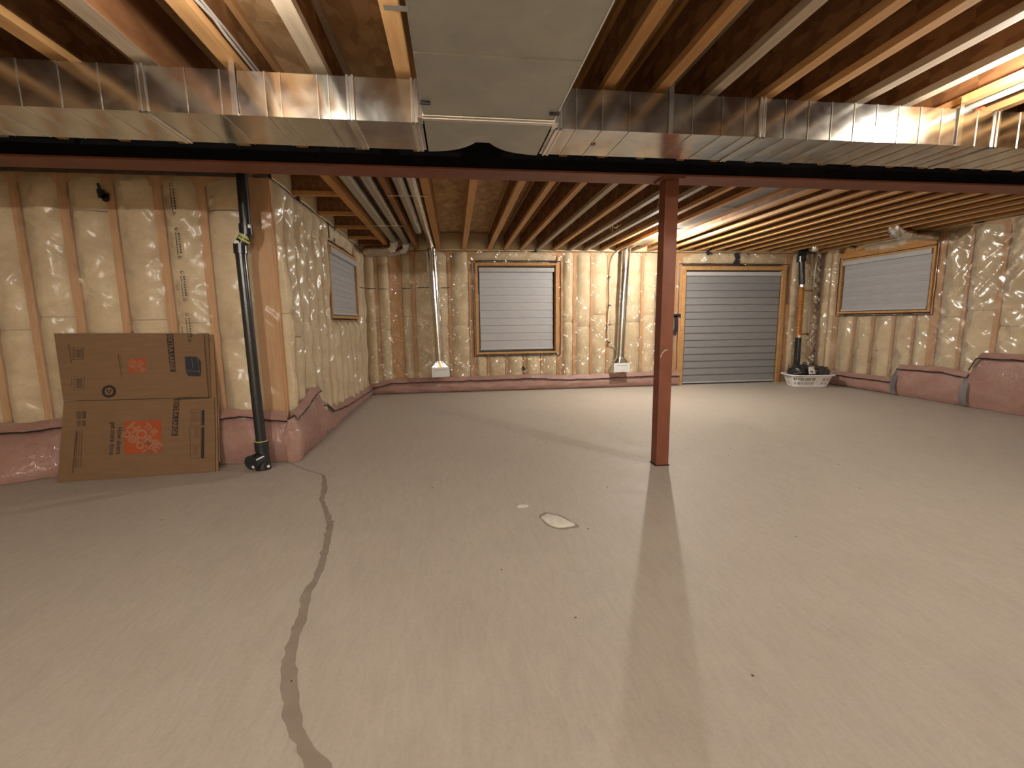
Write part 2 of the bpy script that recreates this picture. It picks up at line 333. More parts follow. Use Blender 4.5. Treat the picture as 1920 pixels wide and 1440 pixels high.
# ------------------------------------------------------------------ insulated walls
class Wall:
    def __init__(s, name, O, U, Nn, u0, u1, studs, holes, skirt, z1=ZJ, seed=0, polym='poly', bulge=.045, ztop=None):
        s.O, s.U, s.N = Vector(O), Vector(U), Vector(Nn); s.u0, s.u1 = u0, u1; s.holes = holes; s.seed = seed; s.bulge = bulge
        s.studs = sorted(studs); s.z1 = z1; s.skirt = skirt
        m = MB(); us = sorted({u0, u1, *[h[0] for h in holes], *[h[1] for h in holes]}); zt = ZS+.02
        zs = sorted({0, zt, *[h[2] for h in holes], *[h[3] for h in holes]})
        for a, b in zip(us, us[1:]):
            for c, d in zip(zs, zs[1:]):
                if any(h[0]-1e-6 <= a and b <= h[1]+1e-6 and h[2]-1e-6 <= c and d <= h[3]+1e-6 for h in holes): continue
                s.bx(m, a, b, c, d, -.17, -.13)
        s.root = m.obj(name, 'backing'); tag(s.root, kind='structure')
        # lumber
        for a, b, c, d in s.lumber():
            mm = MB(); s.bx(mm, a, b, c, d, -.12, 0); mm.obj('stud', 'stud', s.root)
        for c, d in ((0, .04), (z1-.08, z1)):
            segs = [(u0, u1)]
            for h in holes:
                if h[2] < d and h[3] > c: segs = [x for a, b in segs for x in ((a, h[0]), (h[1], b))]
            for a, b in segs:
                mm = MB(); s.bx(mm, a, b, c, d, -.12, -.002); mm.obj('plate', 'stud', s.root)
        s.batts()
        s.sheet(polym)
        if skirt: s.make_skirt()
    def P(s, u, z, n): return s.O + s.U*u + Vector((0,0,z)) + s.N*n
    def bx(s, m, a, b, c, d, n0, n1):
        q = [s.P(a,c,n0), s.P(b,c,n0), s.P(b,c,n1), s.P(a,c,n1), s.P(a,d,n0), s.P(b,d,n0), s.P(b,d,n1), s.P(a,d,n1)]
        m.add(q, [(0,3,2,1),(4,5,6,7),(0,1,5,4),(1,2,6,5),(2,3,7,6),(3,0,4,7)])
    def lumber(s):
        out = []
        for a, b, *zz in s.studs:
            out.append((a, b, zz[0] if zz else .04, zz[1] if zz else s.z1-.08))
        return out
    def bays(s):
        """cells of insulation: (ua, ub, za, zb)"""
        cells = []
        full = [x for x in s.studs if len(x) == 2]
        ed = [s.u0] + [e for x in full for e in (x[0], x[1])] + [s.u1]
        for k in range(0, len(ed), 2):
            a, b = ed[k], ed[k+1]
            if b-a < .03: continue
            hs = [h for h in s.holes if h[0] < b-.01 and h[1] > a+.01]
            if not hs: cells.append((a, b, .04, s.z1)); continue
            for h in hs:
                if s.z1-h[3] > .1: cells.append((max(a, h[0]-.2), min(b, h[1]+.2), h[3]+.05, s.z1))
                cr = sorted([x for x in s.studs if len(x) > 2 and a-.01 <= x[0] and x[1] <= b+.01])
                e2 = [a] + [e for x in cr for e in (x[0], x[1])] + [b]
                if h[2] > .2:
                    for j in range(0, len(e2), 2):
                        if e2[j+1]-e2[j] > .03: cells.append((e2[j], e2[j+1], .04, h[2]-.04))
        return cells
    def depth(s, u, z, cell):
        a, b, c, d = cell; t = (u-a)/(b-a); p = 1-abs(2*t-1)**3
        q = noise.noise(Vector((u*2.3+s.seed, z*1.7, s.seed*3.1))); q2 = noise.noise(Vector((u*7+s.seed, z*5, 4+s.seed)))
        e = min(1, (z-c)/.05, (d-z)/.05)
        return -.022 + p*(s.bulge+.008 + .034*q + .02*q2)*(.55+.45*max(e, 0))
    def batts(s):
        for ci, cell in enumerate(s.bays()):
            a, b, c, d = cell; cuts = [c]
            hz = 1.18 + .12*math.sin(ci*2.3+s.seed)
            while d-cuts[-1] > hz+.25: cuts.append(cuts[-1]+hz)
            cuts.append(d)
            for z0, z1 in zip(cuts, cuts[1:]):
                nu = max(6, min(40, int((b-a)/.035))); nz = max(3, int((z1-z0)/.06))
                def fn(x, y, z0=z0, z1=z1):
                    u = a+.003+(b-a-.006)*x; z = z0+.002+(z1-z0-.004)*y + .012*noise.noise(Vector((u*4, z0*3, s.seed)))*(1 if (y in (0, 1) and z0 > .1 and z1 < s.z1-.01) else 0)
                    n = s.depth(u, z, cell) - (.02 if (y == 0 or y == 1) else 0)
                    return s.P(u, z, n)
                MB().grid(fn, nu, nz).obj('insulation_batt', 'batt', s.root, smooth=True)
    def surf(s, u, z):
        for cell in s._cells:
            if cell[0] <= u <= cell[1] and cell[2] <= z <= cell[3]: return max(0, s.depth(u, z, cell))
        return 0
    def sheet(s, polym):
        s._cells = s.bays()
        nu = int((s.u1-s.u0)/.045); nz = 52; z0 = .06; z1 = s.z1+.06
        def fn(x, y):
            u = s.u0+(s.u1-s.u0)*x; z = z0+(z1-z0)*y
            q = noise.noise(Vector((u*5+z*2, z*3.3, s.seed+7)))
            return s.P(u, z, s.surf(u, z)+.008+.006*q)
        def keep(x, y):
            u = s.u0+(s.u1-s.u0)*x; z = z0+(z1-z0)*y
            return not any(h[0]-.01 < u < h[1]+.01 and h[2]-.01 < z < h[3]+.01 for h in s.holes)
        tag(MB().grid(fn, nu, nz, keep).obj('vapour_sheet', polym, s.root, smooth=True), 'clear shiny plastic sheet over the insulation')
    def make_skirt(s):
        for si, pts in enumerate(s.skirt):      # pts: (u, height, bottom thickness)
            us = [p[0] for p in pts]; ua, ub = us[0], us[-1]; nu = max(8, int((ub-ua)/.05)); nv = 10
            def hh(u, k):
                for p, q in zip(pts, pts[1:]):
                    if p[0] <= u <= q[0]+1e-6: t = (u-p[0])/max(1e-6, q[0]-p[0]); return p[k]*(1-t)+q[k]*t
                return pts[-1][k]
            def fn(x, y):
                u = ua+(ub-ua)*x; h = hh(u, 1)+.012*noise.noise(Vector((u*6, 3, s.seed))); th = hh(u, 2)
                n = th*(1-y)**.8*(1-.0*y) + (.045+.02*noise.noise(Vector((u*3, y*3, s.seed+si))))*math.sin(PI*min(1, .12+y*.88))*(1 if y < 1 else 0) + (.05 if y < 1 else .028)
                if y == 0: n -= .02
                return s.P(u, .004+h*y, n)
            k = MB().grid(fn, nu, nv).obj('insulation_skirt', 'pink', s.root, smooth=True)
            tag(k, 'pink insulation folded along the foot of the wall')
            m = MB(); pp = []
            for i in range(nu*2+1):
                u = ua+(ub-ua)*i/(nu*2); h = hh(u, 1)+.012*noise.noise(Vector((u*6, 3, s.seed)))
                pp.append(s.P(u, h+.006*noise.noise(Vector((u*9, 1, 5))), .092+.006*noise.noise(Vector((u*21, 1, 8)))))
            m.tube(pp, .006, 6, rs=[.0065+.004*noise.noise(Vector((i*.7, si, 2))) for i in range(len(pp))]); m.obj('sealant_bead', 'sealant', s.root)
            if len(pts) and s.seed in (2, 4) or True:
                m = MB(); m.grid(lambda x, y: s.P(ua+(ub-ua)*x, hh(ua+(ub-ua)*x, 1)+.004+y*.07, .092-.05*y+.006*noise.noise(Vector((x*30, y*2, 1)))), nu, 2)
                m.obj('skirt_flap', 'pink', s.root, smooth=True)
    def line(s, pts, r=.004, name='sealant_bead', mat='sealant', wob=.004):
        pp = []
        for (ua, za), (ub, zb) in zip(pts, pts[1:]):
            n = max(2, int(math.hypot(ub-ua, zb-za)/.08))
            for i in range(n):
                t = i/n; u, z = ua+(ub-ua)*t, za+(zb-za)*t
                pp.append(s.P(u+wob*noise.noise(Vector((u*9, z*9, 2))), z+wob*noise.noise(Vector((u*9, z*9, 6))), s.surf(u, z)+.016))
        pp.append(s.P(*pts[-1], s.surf(*pts[-1])+.016))
        return MB().tube(pp, r, 6).obj(name, mat, s.root)
    def tape(s, pts, wd=.04, name='tape_strip'):
        m = MB()
        for i, ((ua, za), (ub, zb)) in enumerate(zip(pts, pts[1:])):
            dx, dz = ub-ua, zb-za; l = math.hypot(dx, dz); px, pz = -dz/l*wd/2, dx/l*wd/2
            for (u, z), sg in (((ua, za), 0), ((ub, zb), 0)): pass
            na, nb = s.surf(ua, za)+.02, s.surf(ub, zb)+.02
            q = [s.P(ua-px, za-pz, na), s.P(ua+px, za+pz, na), s.P(ub+px, zb+pz, nb), s.P(ub-px, zb-pz, nb)]
            q += [x+s.N*.003 for x in q]
            m.add(q, [(0,3,2,1),(4,5,6,7),(0,1,5,4),(1,2,6,5),(2,3,7,6),(3,0,4,7)])
        return m.obj(name, 'tape', s.root)

# wall facing the camera at left; u = x
wA = Wall('wall_front_left', (0, YA, 0), (1,0,0), (0,-1,0), -5.8, -1.51,
          [(-5.3,-5.24),(-4.9,-4.84),(-4.5,-4.44),(-4.12,-4.06),(-3.77,-3.71),(-3.46,-3.40),(-3.12,-3.05),(-2.77,-2.71),(-2.42,-2.35),(-2.085,-2.02),(-1.70,-1.525)],
          [], [[(-5.8,.40,.35),(-3.9,.38,.33),(-3.55,.37,.26),(-3.33,.40,.12),(-3.0,.42,.02),(-2.11,.42,.0),(-1.88,.44,.0),(-1.71,.41,.0),(-1.49,.385,.0)]], seed=1, polym='poly_dull', bulge=.05)
# left side wall behind it; u = y
wB = Wall('wall_left', (XL, 0, 0), (0,1,0), (1,0,0), 4.215, 8.0,
          [(4.215,4.25),(4.42,4.46),(4.68,4.72),(4.97,5.01),(5.28,5.32),(5.56,5.60),(5.76,5.85),(7.42,7.52),(7.70,7.74),(7.93,7.98),
           (6.12,6.16,.04,1.28),(6.42,6.46,.04,1.28),(6.74,6.78,.04,1.28),(7.08,7.12,.04,1.28)],
          [(5.85,7.42,1.30,2.22)], [[(4.18,.385,.02),(4.5,.44,.03),(4.75,.52,.04),(4.95,.53,.04)],[(4.97,.36,.03),(5.13,.34,.02),(5.4,.22,.02),(6.03,.16,.0),(6.66,.14,0),(7.9,.10,0)]], seed=2, polym='poly_left', bulge=.065)
wK = Wall('wall_back', (0, YB, 0), (1,0,0), (0,-1,0), XL, XR,
          [(-1.31,-1.26),(-1.07,-.87),(-.71,-.65),(-.085,-.035),(.27,.38),(1.84,1.94),(2.13,2.19),(2.45,2.50),(2.76,2.81),(3.09,3.13),(3.40,3.46),(3.72,3.77),(4.08,4.18),(6.26,6.38),(6.56,6.60),
           (.57,.61,.04,.64),(.90,.94,.04,.64),(1.22,1.26,.04,.64),(1.54,1.58,.04,.64)],
          [(.38,1.84,.66,2.24),(4.18,6.26,0,2.20)], [[(XL,.10,0),(-1.1,.19,0),(-.5,.2,0),(.24,.2,0),(1.39,.215,0),(1.98,.18,0),(2.5,.18,0),(3.0,.19,0),(3.6,.20,0),(4.17,.18,0)]], seed=3)
wR = Wall('wall_right', (XR, 0, 0), (0,1,0), (-1,0,0), -4.6, 8.0,
          [(7.93,7.98),(7.74,7.78),(7.53,7.64),(5.78,5.90),(5.44,5.49),(5.04,5.10),(4.64,4.70),(4.24,4.3),(3.84,3.9),(3.44,3.5),(3.0,3.06),(2.5,2.56),(2.0,2.06),(1.4,1.46),(.8,.86),(0,.06),(-1,-.94),(-2,-1.94),(-3,-2.94),(-4,-3.94),
           (7.15,7.20,.04,1.28),(6.79,6.85,.04,1.28),(6.43,6.48,.04,1.28),(6.11,6.15,.04,1.28)],
          [(5.90,7.53,1.30,2.26)], [[(2.0,.70,.02),(5.16,.68,.0),(5.24,.5,0)],[(5.26,.40,0),(5.6,.44,0),(6.24,.42,0)],[(6.27,.20,0),(7.0,.19,0),(7.95,.20,0)]], seed=4, polym='poly_side')
m = MB()
def cfn(x, y):
    a = PI/2*x; th = .02*(1-y)**.8 + .05*math.sin(PI*min(1, .12+y*.88)) + .05 + .008*noise.noise(Vector((x*3, y*3, 1)))
    return (-1.50 + th*math.sin(a), 4.19 - th*math.cos(a), .004+(.385+.03*x)*y)
tag(MB().grid(cfn, 10, 10).obj('insulation_skirt', 'pink', wA.root, smooth=True), 'pink insulation wrapped round the wall corner')
MB().tube([tuple(Vector(cfn(k/8, 1))+Vector((0,0,.004))) for k in range(9)], .007, 6).obj('sealant_bead', 'sealant', wA.root)
# sealant lines, tapes and printing on the sheets
wK.line([(XL, 2.43), (7.0, 2.44)], .004); wB.line([(4.2, 2.47), (8.0, 2.47)], .004); wR.line([(3.0, 2.47), (8.0, 2.46)], .003)
wK.line([(-1.45, 1.81), (-1.3, 1.81)], .005); wK.line([(-1.24, 1.80), (-1.08, 1.80)], .005); wK.line([(-.86,1.81),(-.72,1.81)], .005); wK.line([(-.62,1.82),(-.40,1.82)], .005); wK.line([(-.2,1.82),(-.06,1.82)], .005)
wB.line([(7.55, 1.80), (7.9, 1.81)], .005)
wK.line([(.34,.62),(.34,2.27),(1.90,2.27),(1.90,.62),(.34,.62)], .006, wob=.01); wK.line([(4.13,.3),(4.12,2.24),(6.3,2.24),(6.32,1.5)], .006, wob=.015)
wR.line([(5.86,1.26),(5.86,2.30),(7.57,2.30),(7.57,1.26),(5.86,1.26)], .005, wob=.01)
wB.line([(5.82,1.27),(5.82,2.24),(7.45,2.25)], .004)
for pts, wd in (([(1.44,2.59),(1.45,2.50),(1.44,2.42)],.05), ([(4.62,2.52),(4.66,2.40)],.09), ([(5.19,2.43),(5.24,2.32),(5.18,2.2)],.09), ([(4.08,1.30),(4.10,1.1),(4.06,.95)],.07), ([(4.04,1.31),(4.18,1.30)],.06)):
    wK.tape(pts, wd)
wK.tape([(1.20,.42),(1.24,.36)], .05); wK.tape([(1.24,.30),(1.20,.24)], .05)
wB.tape([(4.85,2.62),(4.92,2.52),(4.80,2.42)], .06); wB.tape([(5.93,2.48),(5.93,2.27)], .05); wB.tape([(6.18,2.45),(6.19,2.26)], .05)
wR.tape([(7.33,2.44),(7.25,2.42)], .07)
for u, z0, z1 in ((6.25, .02, .44), (5.25, .02, .5)):
    m = MB(); m.grid(lambda x, y: wR.P(u-.045+.09*x, z0+(z1-z0)*y, .115*math.sin(PI*min(1, .25+y*.75))+.012), 2, 10)
    tag(m.obj('tape_strip', mixed('grey_tape', (.12,.11,.12), (.2,.19,.2), rough=.4), wR.root, smooth=True), 'grey tape over the pink insulation joint')
wA.tape([(-2.80,2.37),(-2.79,2.31)], .02); 
m = MB()
for u, z, s_ in ((-2.785,2.29,.035),(-2.76,2.26,.03),(-2.80,2.31,.02),(-2.74,2.285,.015)):
    m.add([wA.P(u+math.cos(a*PI/4)*s_*(1+.3*math.sin(a*3)), z+math.sin(a*PI/4)*s_*1.1, wA.surf(u, z)+.02) for a in range(8)], [tuple(range(8))])
m.obj('tar_smear', 'sealant', wA.root)
# rows of small printed marks down the sheet on the left wall
for k in range(5):
    z = 2.36-.345*k; m = MB(); u = -2.235 + .004*k
    for (du, w_, za, zb, st) in ((.012, .011, -.03, -.19, .021), (-.012, .007, -.03, -.20, .014), (-.05, .006, -.10, -.15, .013)):
        zz = za
        while zz > zb:
            l = st*(.45+.4*random.random()); 
            q = [wA.P(u+du-w_/2, z+zz, .066), wA.P(u+du+w_/2, z+zz, .066), wA.P(u+du+w_/2, z+zz-l, .066), wA.P(u+du-w_/2, z+zz-l, .066)]
            m.add(q, [(0,1,2,3)]); zz -= st
    for cz in (0, -.225):
        ring = [(math.cos(a*PI/5), math.sin(a*PI/5)) for a in range(10)]
        vs = [wA.P(u+x*.014, z+cz+y*.013, .066) for x, y in ring] + [wA.P(u+x*.009, z+cz+y*.008, .066) for x, y in ring]
        m.add(vs, [(i, (i+1) % 10, 10+(i+1) % 10, 10+i) for i in range(8)])
    m.obj('printed_mark', 'print', wA.root)
# sides of the room that the camera does not look at
tag(MB().box(-6.1, -4.7, 0, -6.0, 4.2, ZS).obj('wall_far_left', 'batt'), kind='structure')
tag(MB().box(-6.1, -4.8, 0, 7.17, -4.7, ZS).obj('wall_front', 'batt'), kind='structure')
tag(MB().box(-6.0, YA+.13, 0, XL-.13, YA+.2, ZS).obj('wall_return', 'backing'), kind='structure')

# window and door openings: rough frames in the wall
def frame(wall, name, h, sill=True, mat='jamb', th=.035, nn=.03):
    a, b, c, d = h
    root = MB(); wall.bx(root, a+th, b-th, c+(th if sill else 0), d-th, -.158, -.15); r = root.obj(name, 'glass'); tag(r, kind='structure')
    for q in ((a, a+th, c, d), (b-th, b, c, d), (a+th, b-th, d-th, d)) + (((a+th, b-th, c, c+th),) if sill else ()):
        m = MB(); wall.bx(m, *q, -.165, nn); m.obj('jamb', mat, r, bevel=.003)
    return r
frame(wB, 'window_1', (5.85,7.42,1.30,2.22)); frame(wK, 'window_2', (.38,1.84,.66,2.24)); frame(wR, 'window_3', (5.90,7.53,1.30,2.26)); frame(wK, 'door_1', (4.18,6.26,0,2.20), sill=False, th=.075)
for h, wl in (((.43,1.79,.71,2.19), wK), ((4.25,6.2,.02,2.14), wK)):      # second inner casing step
    m = MB(); a, b, c, d = h
    for q in ((a-.02, a, c, d), (b, b+.02, c, d), (a-.02, b+.02, d, d+.015)): wl.bx(m, *q, -.12, .0)
    m.obj('stop_bead', 'flange_dark', wl.root)
m = MB(); wR.bx(m, 5.90, 7.53, 2.27, ZJ-.02, -.1, .03); tag(m.obj('header', 'flange_dark', wR.root), 'wide wood header above the window')

# blinds
def blind(wall, name, u0, u1, z0, z1, nb, label, n=-.03, side=0):
    root = empty(name, tuple(wall.P((u0+u1)/2, z0, n)), label=label, cat='blind')
    hr = .075
    m = MB(); wall.bx(m, u0-.006, u1+.006, z1-hr, z1, n-.03, n+.045); adopt(m.obj('headrail', 'blind_rail', bevel=.008), root)
    zt = z1-hr; zb = z0+.03; st = (zt-zb)/nb
    for k in range(nb):
        za, zc = zt-st*k, zt-st*(k+1)
        m = MB()
        prof = [(0, 0), (.1, .003), (.5, .006), (.85, .009), (.985, .011), (1.0, .004), (1.02, .0)]
        def fn(x, y, za=za, zc=zc):
            i = min(len(prof)-1, int(round(y*(len(prof)-1)))); q, w_ = prof[i]
            return wall.P(u0+.008+(u1-u0-.016)*x, za-(za-zc)*q, n+w_*(2 if nb > 12 else 1 if st > .1 else .6))
        m.grid(fn, 1, len(prof)-1)
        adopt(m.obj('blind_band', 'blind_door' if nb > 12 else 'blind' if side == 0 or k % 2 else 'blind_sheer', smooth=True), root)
    m = MB(); wall.bx(m, u0+.004, u1-.004, z0, z0+.032, n-.012, n+.02); adopt(m.obj('bottom_rail', 'blind_rail', bevel=.005), root)
    m = MB(); wall.bx(m, u0+.008, u1-.008, z0+.01, z1-.02, n-.012, n-.008); adopt(m.obj('back_fabric', 'blind', ), root)
    return root
blind(wK, 'window_blind',   .45, 1.775, .735, 2.165, 10, 'grey banded blind in the small window of the back wall', n=-.03)
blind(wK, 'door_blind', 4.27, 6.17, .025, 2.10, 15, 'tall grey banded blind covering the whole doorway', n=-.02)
blind(wR, 'window_blind', 5.955, 7.47, 1.345, 2.225, 10, 'grey blind in the right wall window', n=-.0, side=1)
blind(wB, 'window_blind', 5.91, 7.36, 1.345, 2.175, 10, 'grey blind in the left wall window, seen at a slant', n=-.0, side=1)

# ------------------------------------------------------------------ ceiling: subfloor, joists
ce = MB().box(-6.2, -4.8, ZS+.022, 7.2, 8.2, ZS+.06).obj('ceiling', 'backing'); tag(ce, kind='structure')
y = -4.7; row = 0
while y < 8.1:
    y1 = min(y+1.22, 8.15); x = -6.1 - (1.22 if row % 2 else 0)
    while x < 7.1:
        a, b_ = max(x, -6.1), min(x+2.44, 7.15)
        MB().box(a+.002, y+.002, ZS, b_-.002, y1-.002, ZS+.02).obj('subfloor_panel', 'subfloor', ce); x += 2.44
    y = y1; row += 1
def ijoist_meshes(L_, wf, fm, key):
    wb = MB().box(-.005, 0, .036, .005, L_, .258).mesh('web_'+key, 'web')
    bf = MB(); bf.box(-wf/2, 0, 0, wf/2, L_, .038); bfm = bf.mesh('flange_'+key, fm)
    return wb, bfm
def solid_mesh(L_, wf, fm, key): return MB().box(-wf/2, 0, .001, wf/2, L_, .29).mesh('plank_'+key, fm)
def joist(x, y0, L_, wf=.06, fm='flange', cache={}):
    k = (round(L_, 3), wf, fm)
    if k not in cache: cache[k] = ijoist_meshes(L_, wf, fm, '%s_%g' % (fm, L_))
    wb, bf = cache[k]
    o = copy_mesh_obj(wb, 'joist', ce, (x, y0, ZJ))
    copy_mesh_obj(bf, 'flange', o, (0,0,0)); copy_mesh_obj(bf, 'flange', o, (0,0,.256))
    return o
# front bay: joists run from behind the camera to the steel beam
F0, FL = -4.7, BY0+.005+4.7
fj = [(-5.6,'flange'),(-5.2,'flange'),(-4.8,'flange'),(-4.4,'flange'),(-4.0,'flange'),(-3.6,'flange'),(-3.2,'flange'),(-2.85,'flange_grey'),(-2.5,'flange'),(-2.13,'flange'),(-1.765,'flange'),(-1.01,'flange'),(-.615,'flange_grey'),(-.215,'flange')]
for x, mt in fj: joist(x, F0, FL, .075 if x > -1.9 else .06, mt)
pl = copy_mesh_obj(solid_mesh(FL, .09, 'lvl', 'brown'), 'joist', ce, (-1.39, F0, ZJ)); copy_mesh_obj(MB().box(-.045, 0, -.002, .045, FL, .0).mesh('edge', 'flange_grey'), 'edge_face', pl)
for x, mt in [(.842,'flange_dark'),(1.135,'flange_dark'),(1.44,'flange_grey'),(1.765,'flange'),(2.04,'flange'),(2.34,'flange_grey'),(2.65,'flange_grey'),(2.965,'flange'),(3.27,'flange'),(3.58,'flange'),(3.88,'flange'),(4.19,'flange'),(4.5,'flange'),(4.8,'flange'),(5.1,'flange'),(5.42,'flange'),(5.72,'flange'),(6.03,'flange'),(6.34,'flange'),(6.64,'flange'),(6.92,'flange')]:
    joist(x, F0, FL, .06, mt)
# back bay
B0, BL = BY1-.02, YB-.02-BY1+.02
bj = [(.205,'flange'),(.63,'flange'),(.90,'flange'),(1.185,'flange'),(1.48,'flange_grey'),(1.765,'flange'),(2.05,'flange_grey'),(2.335,'flange_grey'),(2.62,'flange'),(2.91,'flange')]
bj += [(3.2+.30*i, 'flange' if i % 3 else 'flange_dark') for i in range(13)]
for x, mt in bj: joist(x, B0, BL, .07 if x < .7 else .058, mt)
for x in (-1.035, -.225): copy_mesh_obj(solid_mesh(BL, .075, 'flange_dark', 'amber%g' % x), 'joist', ce, (x, B0, ZJ))
copy_mesh_obj(solid_mesh(BL, .05, 'lvl', 'thin'), 'joist', ce, (-.585, B0, ZJ))
# short cross joists left of the doubled plank
sj = MB().box(0, -.03, 0, .43, .03, .038).mesh('short_flange', 'flange_dark'); sw = MB().box(0, -.005, .036, .43, .005, .26).mesh('short_web', 'web')
for yy in (4.02, 4.72, 5.53, 6.28, 7.01, 7.72):
    o = copy_mesh_obj(sw, 'joist', ce, (-1.50, yy, ZJ)); copy_mesh_obj(sj, 'flange', o); copy_mesh_obj(sj, 'flange', o, (0,0,.25))
# rim insulation between joist ends
xs = [-1.5, -1.07, -.62, -.26] + [b[0] for b in bj] + [7.0]
for a, b_ in zip(xs, xs[1:]):
    MB().grid(lambda x, y: (a+.012+(b_-a-.024)*x, YB-.03-.05*math.sin(PI*x)*math.sin(PI*min(1, .1+y)), ZJ-.005+.29*y), 6, 5).obj('rim_batt', 'rim', wK.root, smooth=True)
ys = [4.2, 4.72, 5.53, 6.28, 7.01, 7.72, 8.0]
for a, b_ in zip(ys, ys[1:]):
    MB().grid(lambda x, y: (XL+.02+.04*math.sin(PI*x)*math.sin(PI*min(1, .1+y)), a+.01+(b_-a-.02)*x, ZJ-.005+.29*y), 6, 5).obj('rim_batt', 'rim', wB.root, smooth=True)
MB().grid(lambda x, y: (XR-.02-.01*math.sin(20*x), 3.7+4.3*x, ZJ-.005+.29*y), 30, 4).obj('rim_batt', 'rim', wR.root, smooth=True)

# ------------------------------------------------------------------ steel beam and column
bm_ = empty('steel_beam', (0, (BY0+BY1)/2, ZBEAM), label='long rust-red steel beam carrying the ceiling joists across the room', cat='beam')
yc = (BY0+BY1)/2
adopt(MB().box(-6.0, BY0, ZBEAM, 7.0, BY1, ZBEAM+.016).obj('bottom_flange', 'primer', bevel=.003), bm_)
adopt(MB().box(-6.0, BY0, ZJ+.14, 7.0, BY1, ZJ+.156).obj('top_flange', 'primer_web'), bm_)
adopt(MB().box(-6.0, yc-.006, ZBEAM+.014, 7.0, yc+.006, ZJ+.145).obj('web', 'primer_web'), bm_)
adopt(MB().box(-6.0, BY0+.012, ZBEAM+.016, 7.0, BY0+.022, ZJ+.14).obj('side_plate', 'shade_black'), bm_)  # added plate, blacks out the beam side where the duct shades it
cl = empty('steel_column', (1.728, 3.571, 0), label='square rust-red steel column standing under the beam', cat='column')
s = .056
adopt(MB().box(1.728-s, 3.571-s, .004, 1.728+s, 3.571+s, ZBEAM-.014).obj('shaft', 'primer', bevel=.007), cl)
adopt(MB().box(1.728-.09, 3.571-.09, ZBEAM-.014, 1.728+.09, 3.571+.09, ZBEAM).obj('cap_plate', 'primer', bevel=.002), cl)
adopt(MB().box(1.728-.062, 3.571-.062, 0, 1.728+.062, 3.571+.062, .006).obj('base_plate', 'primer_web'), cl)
m = MB().tube([(1.675, 3.511, .93), (1.69, 3.507, .965), (1.71, 3.508, .985), (1.735, 3.51, .99)], .003, 6)
adopt(m.obj('hanging_thread', 'string'), cl)

# ------------------------------------------------------------------ ducts
DY0, DY1, DZ0, DZ1 = 2.44, 2.80, 2.223, 2.42
def duct(name, x0, x1, label, seams, joints, straps):
    root = empty(name, ((x0+x1)/2, (DY0+DY1)/2, DZ0), label=label, cat='duct', group='branch ducts hung under the joists')
    ed = [x0] + [j for j in joints if x0 < j < x1] + [x1]
    for a, b_ in zip(ed, ed[1:]):
        m = MB(); sx = [a] + [q for q in seams if a+.03 < q < b_-.03] + [b_]
        # sheet strips: every strip bows very slightly, a rolled bead stands between strips
        for p, q in zip(sx, sx[1:]):
            nx = 6
            ring = [(DY0, DZ0), (DY0, DZ1), (DY1, DZ1), (DY1, DZ0)]
            for (ya, za), (yb, zb) in zip(ring, ring[1:]+ring[:1]):
                ny_, nz_ = (zb-za), -(yb-ya); l = math.hypot(ny_, nz_); ny_, nz_ = -ny_/l, -nz_/l
                def fn(x, y, p=p, q=q, ya=ya, za=za, yb=yb, zb=zb, ny_=ny_, nz_=nz_):
                    bow = .0022*math.sin(PI*x)*math.sin(PI*y)*(1+.8*noise.noise(Vector((p*5, ya*3+x, 1))))
                    return (p+(q-p)*x, ya+(yb-ya)*y+ny_*bow, za+(zb-za)*y+nz_*bow)
                m.grid(fn, nx, 6)
        o = m.obj('duct_section', 'galv', smooth=True); adopt(o, root)
        for q in sx[1:-1]:
            r = MB(); yz = [(DY1, DZ0), (DY1, DZ0-.0035), (DY0-.0035, DZ0-.0035), (DY0-.0035, DZ1+.002), (DY0, DZ1+.002), (DY0, DZ0)]
            r.add([(q-.0022, y, z) for y, z in yz]+[(q+.0022, y, z) for y, z in yz], [(0,1,2,5),(2,3,4,5),(6,11,8,7),(8,11,10,9),(1,7,8,2),(2,8,9,3),(3,9,10,4),(0,6,7,1)])
            ro = r.obj('seam_bead', 'galv_edge'); ro.parent = o
    for j in joints:
        m = MB()
        for dx in (-.018, .006):
            m.box(j+dx, DY0-.009, DZ0-.009, j+dx+.014, DY0+.001, DZ1+.006); m.box(j+dx, DY0-.009, DZ0-.009, j+dx+.014, DY1+.002, DZ0)
        m.box(j-.005, DY0-.005, DZ0-.005, j+.007, DY0, DZ1); m.box(j-.005, DY0-.005, DZ0-.005, j+.007, DY1, DZ0)
        adopt(m.obj('drive_cleat', 'galv_edge', bevel=.002), root)
    for xs_ in straps:
        m = MB().box(xs_-.013, DY0-.012, DZ0+.003, xs_+.013, DY0-.009, DZ1+.004); m.box(xs_-.013, DY0-.012, DZ1+.004, xs_+.013, DY0-.008, ZJ+.03)
        m.box(xs_-.013, DY0-.012, DZ0-.004, xs_+.013, DY0+.0, DZ0+.003)
        adopt(m.obj('hanger_strap', 'galv_edge'), root)
    return root
def steps(a, b_, st): 
    out = []; x = a
    while x < b_: out.append(x + random.uniform(-.012, .012)); x += st
    return out
px_left = [-5.7+.165*i for i in range(26)]
dl = duct('branch_duct', -5.9, -.128, 'silver rectangular duct branch left of the main duct', px_left+[-1.21,-1.06,-.86,-.79,-.62,-.57], [-3.9,-2.65,-1.40,-.47,-.165], [-.998,-2.3,-3.6])
dr = duct('branch_duct', .53, 6.6, 'silver rectangular duct branch right of the main duct', [.66,.80,.95,1.30,1.47,1.60]+[1.84+.14*i for i in range(9)]+[3.06]+[3.35+.16*i for i in range(20)], [.565,1.70,3.19,4.6,5.9], [1.173,2.935,4.5])
adopt(MB().tube([(.807, 2.62, DZ0-.0045), (.807, 2.62, DZ0-.003)], .013, 20).obj('round_hole', 'sealant'), dr)
